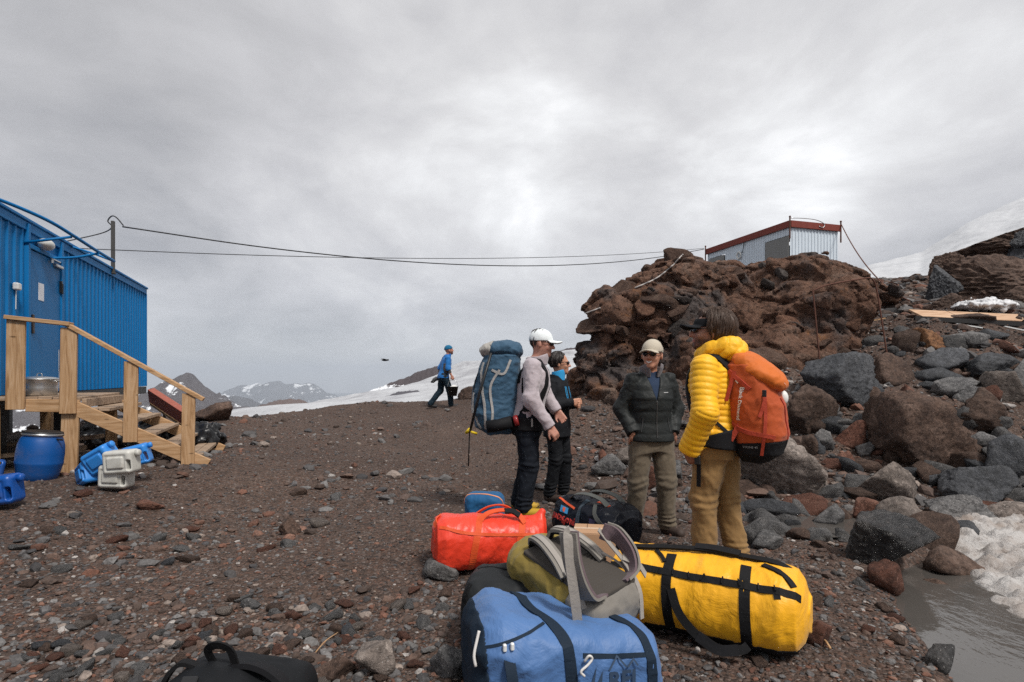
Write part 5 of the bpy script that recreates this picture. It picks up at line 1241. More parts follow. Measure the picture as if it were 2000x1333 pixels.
# 2 woman in black behind him
J2 = pose(chest=(0, -.01, 1.27), head=(0, -.035, 1.66), neck=(0, .0, 1.49), yaw=22, shL=(.17, 0, 1.42), shR=(-.17, 0, 1.42), elL=(.26, -.03, 1.17), elR=(-.26, -.03, 1.17), wrL=(.06, -.23, 1.17), wrR=(-.05, -.22, 1.20),
          knL=(.12, -.06, .5), knR=(-.08, -.02, .5), anL=(.15, -.02, .09), anR=(-.09, .06, .09), toeL=(.2, -.22, .03), toeR=(-.12, -.15, .03), girth=.92)
p2 = make_person('woman in black jacket with blue collar and folded arms', stand(1088, 6.4), R(62), 1.66, J2,
    dict(skin=(.46, .235, .15), slim=.93, trousers=dict(mat=BLACKF, seed=4), jacket=dict(style='soft', mat=BLACKF, hem=-.16, arm=(.068, .06, .05), collar=(BLUEC, .075, .012)), boots=BOOTB, glasses=LENS, hair=hairf(HAIRD, .012, -.03, -.03, 40, 4), handL=True, handR=True))
# 3 smiling man, dark quilted jacket, hands in pockets
J3 = pose(yaw=-34, pitch=2, roll=2, head=(0, -.02, 1.675), elL=(.262, .07, 1.17), elR=(-.262, .07, 1.17), shL=(.17, .01, 1.44), shR=(-.17, .01, 1.44), wrL=(.19, -.06, .955), wrR=(-.19, -.06, .955), hdL=(-.42, .22, -1), hdR=(.42, .22, -1), anL=(.155, .0, .09), anR=(-.16, .04, .09), knL=(.135, -.03, .5), knR=(-.135, -.02, .5), toeL=(.22, -.19, .03), toeR=(-.24, -.15, .03), palmL=(0, .6, 0), palmR=(0, .6, 0), girth=.95)
p3 = make_person('smiling man in dark quilted jacket and beige cap with hands in pockets', stand(1272, 5.15), R(6), 1.745, J3,
    dict(skin=(.5, .25, .165), smile=True, lips=(.4, .13, .1), trousers=dict(mat=OLIVE, w=1.12, seed=8), jacket=dict(style='quilt', mat=CHAR, hem=-.06, grow=.02, arm=(.072, .066, .054), collar=(GREYF, .06, .035), open=True, shirt=NAVYT), boots=BOOTB, cap=(CAPT, 'cap'), glasses=LENS, hair=hairf(HAIRD, .003, -.03, .03)))
_z = plain('zip teeth', (.05, .05, .05), .4, .3, bump=0); _pl = plain('pale print', (.4, .4, .4), .6, bump=0)
strap_on(p3['jacket'], [(0, -.15, 1.30), (0, -.16, 1.15), (0, -.15, 1.02), (0, -.15, .92)], .010, 'zip', _z, p3['root'], .005, .004, 30)
strap_on(p3['jacket'], [(.07, -.15, 1.335), (.12, -.14, 1.34)], .006, 'breast_print', _pl, p3['root'], .004, .003, 8)
for x0 in (-.13, .13): strap_on(p3['jacket'], [(x0, -.14, 1.10), (x0 * 1.12, -.14, .97)], .008, 'pocket_zip', _z, p3['root'], .004, .003, 14)
for x0 in (-.05, -.02, .07): strap_on(p2['jacket'], [(x0, -.15, 1.40), (x0 - .02, -.16, 1.28), (x0 - .01, -.16, 1.14)], .007, 'blue_zip', BLUEC, p2['root'], .004, .003, 20)
strap_on(p1['jacket'], [(0, -.2, 1.46), (0, -.2, 1.3), (0, -.18, 1.15)], .008, 'zip', _z, p1['root'], .004, .003, 20)
# 4 man in the yellow down jacket, seen from behind, looking left
J4 = pose(pelvis=(0, .0, .97), chest=(0, -.0, 1.28), head=(0, -.06, 1.675), neck=(0, -.02, 1.49), yaw=36, pitch=-2, shL=(.215, -.01, 1.42), shR=(-.215, -.01, 1.42), elL=(.30, .02, 1.12), elR=(-.30, .02, 1.12), wrL=(.245, -.11, .85), wrR=(-.225, -.11, .85), hdL=(-.75, .15, -1), hdR=(.75, .15, -1),
          anL=(.10, -.05, .09), anR=(-.11, .11, .09), knL=(.1, -.06, .5), knR=(-.11, .03, .5), toeL=(.13, -.28, .03), toeR=(-.15, -.12, .03), girth=1.12)
p4 = make_person('bearded man in yellow down jacket seen from behind with orange backpack', stand(1400, 4.05), R(-128), 1.82, J4,
    dict(skin=(.33, .17, .12), beard=((.035, .022, .016), .9), trousers=dict(mat=TANP, w=1.1, seed=12), jacket=dict(style='puffy', mat=YEL, hem=-.09, grow=.032, arm=(.09, .082, .07)), boots=BOOTB, cap=(BLACKF, 'visor'), glasses=LENS, hair=hairf(HAIRB, .034, -.075, -.025, 900, 9, back=.014)))
r4 = p4['root']; n4 = J4['neck']
def hood(p):
    q = p - n4; r = np.hypot(q[:, 0], (q[:, 1] - .035) / 1.25); d = np.hypot(r - .088, (q[:, 2] - .05 - .03 * np.clip(q[:, 1] / .1, -1, 1)) * .75) - .042
    d = smin(d, ell(q, (0, .14, .03), (.105, .075, .05), rotm(12, 0, 0)), .05)
    a = np.arctan2(q[:, 0], q[:, 1] - .02); d = d - .012 * np.sqrt(np.abs(np.sin(a * 5 + q[:, 2] * 22 + 1.5 * perlin(p * 8)))) - 0.0096 * fbm(p * 9, 2, .5, ridged=True) + .004
    return np.maximum(d, -np.maximum(np.abs(q[:, 0]) - .035, q[:, 1] + .03))
blob('hood', hood, n4 - vec(.25, .2, .1), n4 + vec(.25, .35, .2), .0075, YEL, r4)
blob('neck_gaiter', lambda p: np.maximum(np.abs(np.hypot(p[:, 0] - n4[0], p[:, 1] - n4[1] + .012) - .066) - .006, np.abs(p[:, 2] - n4[2] - .05) - .035), n4 - .12, n4 + .16, .008, BLACKF, r4)
# 5 man walking with a bucket, far off
J5 = pose(pelvis=(0, 0, .94), chest=(0, -.07, 1.27), neck=(0, -.12, 1.48), head=(0, -.17, 1.655), pitch=-8, yaw=-6, shL=(.19, -.10, 1.42), shR=(-.19, -.08, 1.42), elL=(.24, .02, 1.16), elR=(-.23, -.07, 1.14), wrL=(.25, .06, .92), wrR=(-.27, -.17, .92),
          hipL=(.095, 0, .92), knL=(.10, .06, .50), anL=(.11, .36, .12), toeL=(.12, .17, .03), knR=(-.10, -.15, .52), anR=(-.11, -.20, .10), toeR=(-.12, -.42, .05), curl=1.2)
p5 = make_person('man in blue jacket and blue hat carrying a bucket along the crest', stand(866, 16.0), R(112), 1.76, J5,
    dict(skin=(.42, .2, .14), beard=((.06, .035, .025), .8), trousers=dict(mat=cloth('dark teal trousers', (.014, .03, .045), .8, .2), w=1.1, seed=3), jacket=dict(style='soft', mat=BLUEJ, hem=-.08, cuff=.28, arm=(.08, .07, .066), collar=(BLUEJ, .06, .008)), boots=BOOTY, cap=(BEANIE, 'beanie')), res=.013)
r5 = p5['root']; GRSL = cloth('grey sleeve', (.06, .06, .063), .85, .1)
for s in 'LR':
    e_, w_ = J5['el' + s], J5['wr' + s]
    blob('under_sleeve', lambda p: np.maximum(cone(p, e_, w_, .055, .04) + .004 * perlin(p * 30), along(p, e_, w_) - .62 * np.linalg.norm(w_ - e_)), np.minimum(e_, w_) - .1, np.maximum(e_, w_) + .1, .012, GRSL, r5)
V, Fc = ribbon_on(p5['jacket'], [(-.2, .0, .90), (-.21, -.03, 1.1), (-.20, -.06, 1.28)], .11, .006, .004); obj('side_panel', V, Fc, GRSL, r5, True)
hw = np.array(r5.matrix_basis @ Vector(J5['wrR'] + vec(-.01, -.03, -.10))); bk = empty('bucket', hw - vec(0, 0, .52), 0, 'black bucket carried by the man on the crest', 'bucket')
MB().lathe([(0, .06), (.11, .06), (.15, .31), (.158, .312), (.158, .325), (.145, .325), (.13, .29), (0, .285)], 28).build('body', BLACKP, bk, True)
MB().tube(spline([(-.155, 0, .31), (-.1, 0, .46), (0, 0, .51), (.1, 0, .46), (.155, 0, .31)], 18), .005).build('handle', STEEL, bk, True)
blob('contents', lambda p: ell(p, (0.03, 0, .30), (.11, .11, .055)) + .02 * fbm(p * 12, 3), (-.15, -.15, .22), (.18, .15, .4), .014, WHITEP, bk)
gl = (Matrix(r5.matrix_basis) @ Vector((.14, .2, .82))); tag(blob('hanging_gloves', lambda p: ell(p, np.array(gl), (.16, .07, .055), rotm(0, -35, 0)) + .02 * fbm(p * 12, 3), np.array(gl) - .25, np.array(gl) + .25, .016, GRSL), 'dark gloves dangling behind the walking man', 'gloves')
# ================================================================ backpacks that are worn (built in their wearer's frame)
def frame_of(root): return np.array(root.matrix_basis)
PKB = cloth('faded blue pack', (.032, .082, .14), .75, .35, (.018, .048, .085), .7, 8, True, folddist=.02); PKD = cloth('pack black', (.013, .013, .015), .7, .2, fs=10); PKG = cloth('pack pale grey', (.36, .34, .31), .85, .25, fs=10)
ORA = cloth('pack orange', (.55, .125, .012), .65, .15, (.42, .08, .01), .5, 9, True); ORB = cloth('pack rust orange', (.40, .066, .012), .7, .25, (.30, .045, .01), .5, 8, True); ORS = cloth('red webbing', (.38, .045, .02), .7, .1, fs=30)
WHT = plain('white print', (.7, .7, .7), .7, bump=0)
bp = empty('backpack', M=frame_of(p1['root']), label='huge faded blue trekking backpack worn by the man in white cap', cat='backpack')
def bpack(p):
    d = loft(p, [(.80, 0, .30, .13, .12), (.86, 0, .33, .165, .19), (1.0, 0, .345, .18, .22), (1.25, 0, .325, .18, .21), (1.45, 0, .295, .175, .19), (1.56, 0, .275, .165, .17), (1.60, 0, .27, .10, .10)], 2.7)
    d = smin(d, ell(p, (0, .50, 1.10), (.12, .06, .24)), .03); d = smin(d, ell(p, (-.16, .34, .98), (.05, .13, .12)), .03); d = smin(d, ell(p, (.16, .34, .98), (.05, .13, .12)), .03)
    return d - 0.0128 * fbm(p * vec(6, 6, 9), 3, .5, ridged=True) - .006
def blid(p): return smin(ell(p, (0, .285, 1.625), (.185, .205, .085), rotm(-6, 0, 0)), ell(p, (0, .16, 1.60), (.15, .09, .06)), .05) - 0.0112 * fbm(p * 9 + 3, 3, .5, ridged=True)
def ball(p): return np.minimum(bpack(p), blid(p))
blob('main_compartment', bpack, (-.27, .05, .74), (.27, .66, 1.66), .010, PKB, bp)
lid = blob('lid', blid, (-.26, .0, 1.48), (.26, .58, 1.78), .010, PKB, bp)
blob('rain_cover', lambda p: np.maximum(blid(p) - .008, .36 - p[:, 1] + .2 * (1.7 - p[:, 2])), (-.26, .2, 1.5), (.26, .6, 1.8), .010, PKG, lid)
for pts in ([(-.15, .50, 1.52), (-.2, .46, 1.25), (-.22, .42, 1.0), (-.18, .42, .84)], [(-.2, .28, 1.42), (-.215, .38, 1.25), (-.235, .34, 1.02), (-.2, .37, .86)], [(-.12, .56, 1.2), (-.13, .55, 1.0), (-.14, .46, .86)], [(-.16, .18, 1.52), (-.20, .24, 1.38), (-.2, .36, 1.42)]):
    strap_on(bpack, pts, .022, 'compression_strap', GREYW if len(pts) == 4 or True else PKD, bp, .008, .005, 40)
strap_on(bpack, [(-.1, .54, 1.42), (-.11, .58, 1.25), (-.12, .58, 1.02)], .012, 'zip', PKD, bp, .004, .003, 30)
MB().tube([(-.215, .36, 1.58), (-.235, .47, 1.2), (-.225, .56, .84)], [.013, .015, .012], 8).build('trekking_pole', BLACKP, bp, True)
MB().tube([(-.215, .56, .86), (-.2, .60, .82), (-.16, .58, .83)], .016).tube([(-.235, .55, .83), (-.2, .5, .81)], .012).build('yellow_loop', plain('yellow loop', (.6, .42, .01), .6), bp, True)
MB().tube([(-.20, .57, .84), (-.2, .575, .68), (-.2, .58, .5)], .006).build('hanging_strap', STRAPB, bp, True)
bt = MB().tube([(-.235, .16, .93), (-.235, .29, .895), (-.24, .40, .88)], .058, 16).build('side_pocket', PKD, bp, True)
MB().tube([(-.235, .14, .935), (-.235, .10, .945)], .052, 16).build('bottle', plain('red label bottle', (.22, .02, .02), .25, bump=0), bt, True)
blob('hip_belt', lambda p: np.maximum(np.abs(torso_at(p, J1, J1['girth'], .035)[1]) - .013, np.abs(p[:, 2] - .90 - .05 * p[:, 1]) - .062), (-.32, -.26, .78), (.32, .26, 1.0), .011, PKD, bp)
lettering('I', .10, (-.235, -.03, .915), (0, -1, 0), (0, 0, 1), GREYW, bp, lambda p: torso_at(p, J1, J1['girth'], .052)[1], .003, 'belt_emblem', .004)
jk1 = p1['jacket']
for s in (-1, 1):
    strap_on(jk1, [(s * .12, .13, 1.30), (s * .12, .10, 1.46), (s * .115, -.02, 1.55), (s * .125, -.14, 1.44), (s * .15, -.17, 1.28), (s * .19, -.10, 1.12), (s * .19, .05, 1.05)], .062, 'shoulder_strap', PKD, bp, .012, .014, 46)
    strap_on(jk1, [(s * .2, .10, 1.34), (s * .21, .11, 1.2)], .02, 'webbing', STRAPB, bp, .008, .004, 16)
strap_on(jk1, [(-.215, .10, 1.02), (-.225, .04, 1.08), (-.22, -.02, 1.16)], .018, 'webbing', STRAPB, bp, .006, .004, 20)
# orange pack on the man in yellow
op = empty('backpack', M=frame_of(p4['root']), label='orange and black climbing backpack worn over the yellow jacket', cat='backpack')
def obody(p):
    q = p.copy(); q[:, 1] += .03; q[:, 1] -= .05 * np.clip((1.30 - q[:, 2]) / .5, 0, 1.2)
    d = loft(q, [(.80, 0, .24, .10, .08), (.85, 0, .27, .145, .13), (.98, 0, .29, .175, .165), (1.18, 0, .285, .175, .165), (1.34, 0, .26, .165, .14), (1.44, 0, .235, .15, .11), (1.47, 0, .23, .10, .08)], 2.6)
    return d - 0.0080 * fbm(p * vec(7, 7, 6) + 4, 3, .5, ridged=True) - .004
def olid(p):
    d = ell(p, (0, .285, 1.395), (.165, .20, .082), rotm(-33, 0, 0)); d = smin(d, ell(p, (0, .20, 1.47), (.14, .08, .05)), .05); return d - 0.0096 * fbm(p * 8 + 9, 3, .5, ridged=True)
blob('main_compartment', lambda p: np.maximum(obody(p), .93 + .10 * (p[:, 1] - .3) - p[:, 2]), (-.25, .05, .76), (.25, .62, 1.52), .0085, ORB, op)
blob('base_panel', lambda p: np.maximum(obody(p) - .002, p[:, 2] - .93 - .10 * (p[:, 1] - .3)), (-.25, .05, .74), (.25, .62, 1.1), .0085, PKD, op)
blob('lid', olid, (-.25, .05, 1.2), (.25, .6, 1.62), .0085, ORA, op)
for pts, wd, nm in (([(.165, .36, 1.25), (.18, .37, 1.1), (.18, .36, .98), (.165, .34, .84)], .020, 'compression_strap'), ([(.17, .33, 1.1), (.175, .36, 1.2), (.165, .36, 1.25)], .022, 'compression_strap'),
                    ([(.15, .14, 1.05), (.175, .25, 1.0), (.18, .36, .985), (.15, .42, .97)], .026, 'side_strap'), ([(.14, .13, 1.40), (.165, .20, 1.34), (.17, .27, 1.28)], .026, 'side_strap'), ([(.03, .46, 1.24), (.0, .47, 1.1), (0, .47, .95)], .022, 'front_strap')):
    strap_on(obody, pts, wd, nm, ORS, op, .008, .005, 36)
MB().box((.187, .362, 1.255), (.014, .026, .045), bev=.004).build('buckle', BLACKP, op)
lettering('Black Diamond', .036, (.18, .205, 1.185), (.0, -.12, -1), (0, 1, -.1), WHT, op, obody, .003, 'lettering', .0006)
dm = MB().add([(0, -.014, 0), (0, 0, .02), (0, .014, 0), (0, 0, -.02)], [(0, 1, 2, 3)]); dv = project(obody, np.array(dm.V) + vec(.18, .19, 1.335), .003, 4); obj('emblem', dv, [(0, 1, 2, 3)], WHT, op, False)
dv = project(olid, np.array([(.06, .5, 1.30), (.085, .5, 1.34), (.11, .49, 1.305)]), .004, 5); obj('emblem', dv, [(0, 1, 2)], WHT, op, False)
lettering('STONE 45', .022, (.17, .27, .90), (0, 1, .05), (0, 0, 1), plain('grey print', (.25, .25, .25), .7, bump=0), op, obody, .005, 'lettering', .0003)
jk4 = p4['jacket']
for s in (-1, 1):
    strap_on(jk4, [(s * .11, .12, 1.40), (s * .12, .09, 1.49), (s * .12, -.02, 1.52), (s * .13, -.15, 1.42), (s * .15, -.18, 1.26), (s * .2, -.08, 1.10)], .066, 'shoulder_strap', PKD, op, .012, .014, 44)
    strap_on(jk4, [(s * .2, -.06, 1.14), (s * .215, .04, 1.08), (s * .2, .15, .99), (s * .17, .2, .96)], .022, 'lower_strap', STRAPB, op, .008, .005, 30)
    MB().beam((s * .165, .17, 1.40), (s * .175, .12, 1.20), .024, .005, (1, 0, 0)).build('load_strap', ORS, op)
    MB().beam((s * .165, .21, 1.06), (s * .18, .15, .94), .034, .006, (1, 0, 0)).build('load_strap', ORS, op)
blob('hip_belt', lambda p: np.maximum(np.abs(torso_at(p, J4, J4['girth'], .055)[1]) - .013, np.maximum(np.abs(p[:, 2] - .935 - .10 * (p[:, 1] - .1)) - .035 - .22 * np.clip(p[:, 1], 0, .2), -.06 - p[:, 1])), (-.36, -.12, .8), (.36, .3, 1.08), .011, PKD, op)
strap([(.24, -.06, .93), (.255, -.05, .86), (.25, -.04, .78), (.25, -.04, .62)], .03, (1, -.2, 0), 'belt_tail', STRAPB, op); MB().box((.257, -.045, .80), (.018, .04, .06), bev=.005).build('buckle', BLACKP, op)
blob('white_pouch', lambda p: np.maximum(ell(p, (-.11, .405, 1.22), (.04, .035, .05)), -ell(p, (-.11, .39, 1.19), (.03, .025, .04))), (-.2, .34, 1.1), (.05, .54, 1.32), .011, WHITEP, op)
# ================================================================ duffels and packs on the ground
def fr(c, dx, tilt=0):
    """frame with local x along the horizontal direction dx"""
    dx = np.array([dx[0], dx[1], tilt], float); dx /= np.linalg.norm(dx); y = np.cross((0, 0, 1), dx); y /= np.linalg.norm(y); z = np.cross(dx, y)
    M_ = np.eye(4); M_[:3, 0], M_[:3, 1], M_[:3, 2], M_[:3, 3] = dx, y, z, c; return M_
YD = cloth('yellow tarpaulin', (.82, .40, .008), .45, .16, (.55, .22, .01), .8, 6, False, spec=.4, folddist=.02)
c = vec(1.03, 3.05, gz(1.03, 3.05) + .20); yd = empty('duffel_bag', M=fr(c, (.87, -.49)), label='big yellow duffel bag with black straps', cat='duffel bag')
def ydf(p):
    e_ = 1 + .0 * p[:, 0]; d = loft(p, [(-.50, 0, .0, .12, .10), (-.47, 0, 0, .19, .165), (-.40, 0, 0, .225, .195), (0, 0, 0, .235, .205), (.38, 0, 0, .235, .205), (.45, 0, 0, .205, .18), (.485, 0, 0, .15, .13), (.50, 0, 0, .10, .08)], 2.3, 0)
    d = smax(d, -.185 - p[:, 2], .05); return d - 0.0104 * fbm((p @ rotm(0, 12, 15)) * vec(7.5, 3, 3) + 2, 3, .5, ridged=True) - .006
blob('body', ydf, (-.55, -.3, -.26), (.55, .3, .28), .0095, YD, yd)
blob('base', lambda p: np.maximum(ydf(p) - .004, p[:, 2] + .125 + .02 * perlin(p * 3)), (-.55, -.3, -.28), (.55, .3, -.06), .012, PKD, yd)
for x in (-.13, .24): strap_on(ydf, [(x, -.14, -.19), (x, -.23, -.1), (x - .01, -.235, .02), (x - .02, -.19, .13), (x - .02, -.08, .2)], .05, 'band', STRAPB, yd, .006, .006, 30)
strap_on(ydf, [(-.46, -.14, .10), (-.3, -.17, .135), (-.1, -.175, .13), (.12, -.17, .125), (.3, -.17, .12), (.45, -.13, .095)], .036, 'daisy_chain', STRAPB, yd, .006, .006, 60)
for k in range(9):
    strap_on(ydf, [(-.28 + .08 * k, -.17, .115), (-.28 + .08 * k, -.165, .145)], .006, 'loop_stitch', PKD, yd, .013, .004, 6)
strap([(-.12, -.235, .08), (-.07, -.275, -.02), (.02, -.28, -.11), (.12, -.285, -.15), (.22, -.265, -.14), (.25, -.25, -.12)], .042, (0, -1, .4), 'shoulder_strap', STRAPB, yd, .006)
strap([(.02, -.284, -.11), (.12, -.29, -.152), (.21, -.27, -.142)], .05, (0, -1, .4), 'strap_pad', PKD, yd, .014)
strap([(-.45, -.02, .2), (-.3, -.05, .225), (-.18, -.03, .235), (.0, .0, .24), (.2, .0, .235), (.35, .0, .225), (.43, .0, .19), (.47, -.02, .14)], .036, (0, -.3, 1), 'top_handle', STRAPB, yd, .012)
strap([(-.05, .01, .248), (.05, .01, .252), (.18, .0, .246)], .05, (0, -.3, 1), 'handle_wrap', PKD, yd, .02)
strap_on(ydf, [(.30, -.05, .2), (.38, -.1, .17), (.43, -.12, .12)], .03, 'zip_garage', PKD, yd, .01, .008, 16); strap_on(ydf, [(-.24, -.06, .2), (-.2, -.1, .19), (-.17, -.14, .17)], .02, 'compression_strap', STRAPB, yd, .01, .006, 16)
strap_on(ydf, [(.36, -.17, .13), (.37, -.185, .09)], .03, 'black_patch', PKD, yd, .004, .003, 8)
# blue duffel with the mountain logo
RB = cloth('denim blue nylon', (.065, .15, .34), .55, .3, (.04, .095, .23), 1.0, 4.5, False, spec=.4, folddist=.025); RBD = cloth('navy webbing', (.014, .026, .045), .7, .15, fs=20)
c = vec(.205, 2.50, gz(.2, 2.5) + .17); rb = empty('duffel_bag', M=fr(c, (.975, .22)), label='big denim blue duffel bag with dark bands and mountain logo', cat='duffel bag')
def rbf(p, smooth_=False):
    h = np.interp(p[:, 0], [-.44, -.3, .0, .2, .44], [.27, .28, .22, .19, .17]); q = p.copy(); q[:, 2] = (q[:, 2] + .19) / (h + .19) * .38 - .19
    d = rbox(q, (0, 0, 0), (.395, .25, .19), .125); d = smax(d, -.18 - p[:, 2], .02)
    return (d if smooth_ else d - 0.019 * fbm((p @ rotm(0, 38, 25)) * vec(5.5, 2.4, 3.2) + 7, 3, .5, ridged=True) - .006)
blob('body', rbf, (-.52, -.36, -.27), (.52, .36, .38), .0105, RB, rb)
blob('end_panel', lambda p: np.maximum(rbf(p) - .004, p[:, 0] + .33 + .25 * np.clip(p[:, 2], -.2, .1)), (-.52, -.36, -.27), (-.2, .36, .38), .0105, RBD, rb)
for x in (-.02, .33): strap_on(rbf, [(x + .02, -.22, -.17), (x, -.27, -.06), (x - .01, -.265, .07), (x - .03, -.18, .2), (x - .12, -.05, .22), (x - .16, .1, .22)], .046, 'band', RBD, rb, .006, .006, 50)
strap([(-.28, -.23, .20), (-.275, -.285, .12), (-.26, -.31, .02), (-.21, -.315, -.08), (-.14, -.31, -.17)], .042, (0, -1, .25), 'haul_strap', RBD, rb, .007)
strap_on(rbf, [(-.42, -.1, .16), (-.37, -.2, .19), (-.25, -.2, .2), (-.12, -.14, .2)], .012, 'zip', RBD, rb, .004, .004, 40); strap_on(rbf, [(.02, -.24, .135), (.17, -.24, .12), (.31, -.23, .105)], .018, 'pocket_zip', RBD, rb, .004, .004, 30)
cd = plain('white cord', (.6, .58, .56), .8, bump=0); b = MB()
b.tube(spline([(.02, -.275, .13), (.035, -.285, .155), (.05, -.28, .14), (.03, -.285, .12), (.0, -.29, .10), (.015, -.29, .08)], 22), .005).build('zip_pull', cd, rb, True)
MB().tube(spline([(-.40, -.20, .12), (-.405, -.19, .16), (-.39, -.17, .21), (-.38, -.16, .24)], 14), .006).build('zip_cord', cd, rb, True)
MB().box((-.295, -.25, .205), (.014, .016, .028), bev=.004).box((-.265, -.25, .207), (.014, .016, .028), bev=.004).build('strap_buckle', WHITEP, rb)
rbf0 = lambda p: rbf(p, True)
PRN = plain('navy print', (.03, .055, .10), .6, bump=0)
lettering('REI', .088, (.185, -.26, .035), (1, 0, 0), (0, 0, 1), PRN, rb, rbf0, .017, 'lettering', .003)
def decal(quads, f, off, mat, par, nm, sh=(0, 0, 0)): V_ = project(f, np.array([v for q in quads for v in q], float) + sh, off, 5); k = 0; Fs = []; [(Fs.append(tuple(range(k2, k2 + len(q))))) for q, k2 in zip(quads, np.cumsum([0] + [len(q) for q in quads[:-1]]))]; return obj(nm, V_, Fs, mat, par, False)
y_ = -.28
decal([[(.055, y_, -.14), (.095, y_, -.14), (.10, y_, -.05), (.075, y_, -.10)], [(.04, y_, -.14), (.06, y_, -.14), (.075, y_, -.03), (.05, y_, -.10)], [(.125, y_, -.05), (.165, y_, .005), (.205, y_, -.045), (.199, y_, -.05), (.165, y_, -.008), (.131, y_, -.055)], [(.205, y_, -.045), (.235, y_, -.015), (.255, y_, -.045), (.25, y_, -.05), (.235, y_, -.027), (.21, y_, -.052)]], rbf0, .017, PRN, rb, 'mountain_logo', (0, .02, .13))
lettering('CO-OP', .03, (.185, -.26, -.025), (1, 0, 0), (0, 0, 1), PRN, rb, rbf0, .017, 'lettering', .001)
# charcoal bag behind it
CHB = cloth('charcoal nylon', (.022, .024, .026), .6, .2, None, .7, 6, True)
c = vec(.01, 2.98, gz(0, 3) + .17); cb = empty('duffel_bag', M=fr(c, (.96, -.1)), label='charcoal bag squeezed behind the blue duffel', cat='duffel bag')
cbf = lambda p: rbox(p, (0, 0, 0), (.25, .2, .185), .09) - 0.0144 * fbm(p * 4 + 5, 3, .5, ridged=True)
blob('body', cbf, (-.34, -.3, -.25), (.34, .3, .26), .012, CHB, cb); strap_on(cbf, [(-.2, -.14, .16), (-.23, -.18, .08), (-.22, -.2, -.05)], .035, 'strap', STRAPB, cb, .008, .008); strap_on(cbf, [(-.2, .05, .18), (0, .03, .19), (.2, .02, .18)], .012, 'zip', STRAPB, cb, .004, .004)
# red duffel
RD = None
def reddirty():
    m, t, b = new_mat('red tarpaulin'); f = tramp(t, tnoise(t, 5.5, 8, .75), [(.54, G(0)), (.68, G(.8))]); g2 = tramp(t, tnoise(t, 1.8, 3, .5), [(.45, G(0)), (.6, G(1))])
    mu = node(t, 'ShaderNodeMath', operation='MULTIPLY'); t.links.new(f, mu.inputs[0]); t.links.new(g2, mu.inputs[1])
    t.links.new(mixc(t, mu.outputs[0], (.72, .045, .018), (.11, .03, .03)), b.inputs['Base Color']); b.inputs['Roughness'].default_value = .42; tbump(t, b, tnoise(t, 6, 5, .6, dist=.6), .7, .02); return m
RD = reddirty(); RDS = cloth('orange red webbing', (.62, .07, .012), .6, .15, fs=30)
c = vec(-.172, 4.16, gz(-.17, 4.16) + .185); rd = empty('duffel_bag', M=fr(c, (.975, .21), -.02), label='bright red duffel bag with muddy marks', cat='duffel bag')
def rdf(p):
    d = loft(p, [(-.40, 0, 0, .12, .10), (-.385, 0, 0, .17, .155), (-.33, 0, 0, .195, .185), (.0, 0, 0, .195, .18), (.2, 0, -.01, .19, .17), (.34, 0, -.01, .17, .15), (.385, 0, .02, .13, .13), (.41, 0, .05, .07, .08)], 2.5, 0)
    d = smin(d, cone(p, (.33, 0, .1), (.40, -.02, .20), .04, .012), .05); return smax(d, -.17 - p[:, 2], .03) - 0.0136 * fbm((p @ rotm(0, 20, 10)) * vec(7, 3.2, 3.6) + 21, 3, .5, ridged=True) - .006
blob('body', rdf, (-.47, -.27, -.24), (.5, .27, .28), .0105, RD, rd)
for x in (-.14, .17): strap_on(rdf, [(x - .01, -.14, -.17), (x, -.2, -.06), (x + .02, -.2, .05), (x + .05, -.13, .15), (x + .08, 0, .185)], .046, 'band', RDS, rd, .006, .006, 30)
strap_on(rdf, [(-.36, -.12, .12), (-.2, -.17, .10), (.0, -.175, .085), (.2, -.165, .075), (.33, -.14, .06)], .022, 'daisy_chain', RDS, rd, .006, .005, 50)
strap([(-.11, -.14, .15), (-.04, -.10, .215), (.06, -.07, .235), (.18, -.08, .225), (.24, -.13, .15)], .042, (0, -.4, 1), 'handle', RDS, rd, .008); strap([(.10, -.085, .235), (.16, -.085, .23), (.21, -.10, .2)], .05, (0, -.5, 1), 'grip', PKD, rd, .012)
strap([(-.10, .14, .15), (.02, .11, .225), (.14, .11, .225), (.24, .14, .14)], .042, (0, .4, 1), 'handle', RDS, rd, .008); strap([(-.36, -.12, .10), (-.40, -.05, .16), (-.36, .05, .18)], .04, (-1, -.3, .5), 'end_handle', RDS, rd, .008)
MB().box((.185, -.205, -.045), (.02, .01, .03), bev=.004).build('zip_pull', BLACKP, rd)
# small blue bag
SB = cloth('bright navy bag', (.008, .085, .21), .7, .2, None, .6, 9, True); c = P(947, 1000, 4.98); c = vec(c[0], c[1], gz(c[0], c[1]) + .15)
sb = empty('small_bag', M=fr(c, (.98, -.1)), label='small blue bag with orange zip behind the red duffel', cat='bag')
sbf = lambda p: rbox(p, (0, 0, 0), (.165, .11, .155), .07) - 0.0112 * fbm(p * 6 + 1, 3, .5, ridged=True)
blob('body', sbf, (-.24, -.18, -.22), (.24, .18, .22), .010, SB, sb); strap_on(sbf, [(-.16, -.05, .07), (-.14, -.06, .14), (.0, -.07, .16), (.12, -.07, .13), (.165, -.05, .05)], .012, 'zip', plain('orange zip', (.6, .25, .12), .6, bump=0), sb, .004, .004); strap_on(sbf, [(.1, -.11, -.13), (.12, -.115, 0), (.15, -.09, .03)], .02, 'side_strap', PKD, sb)
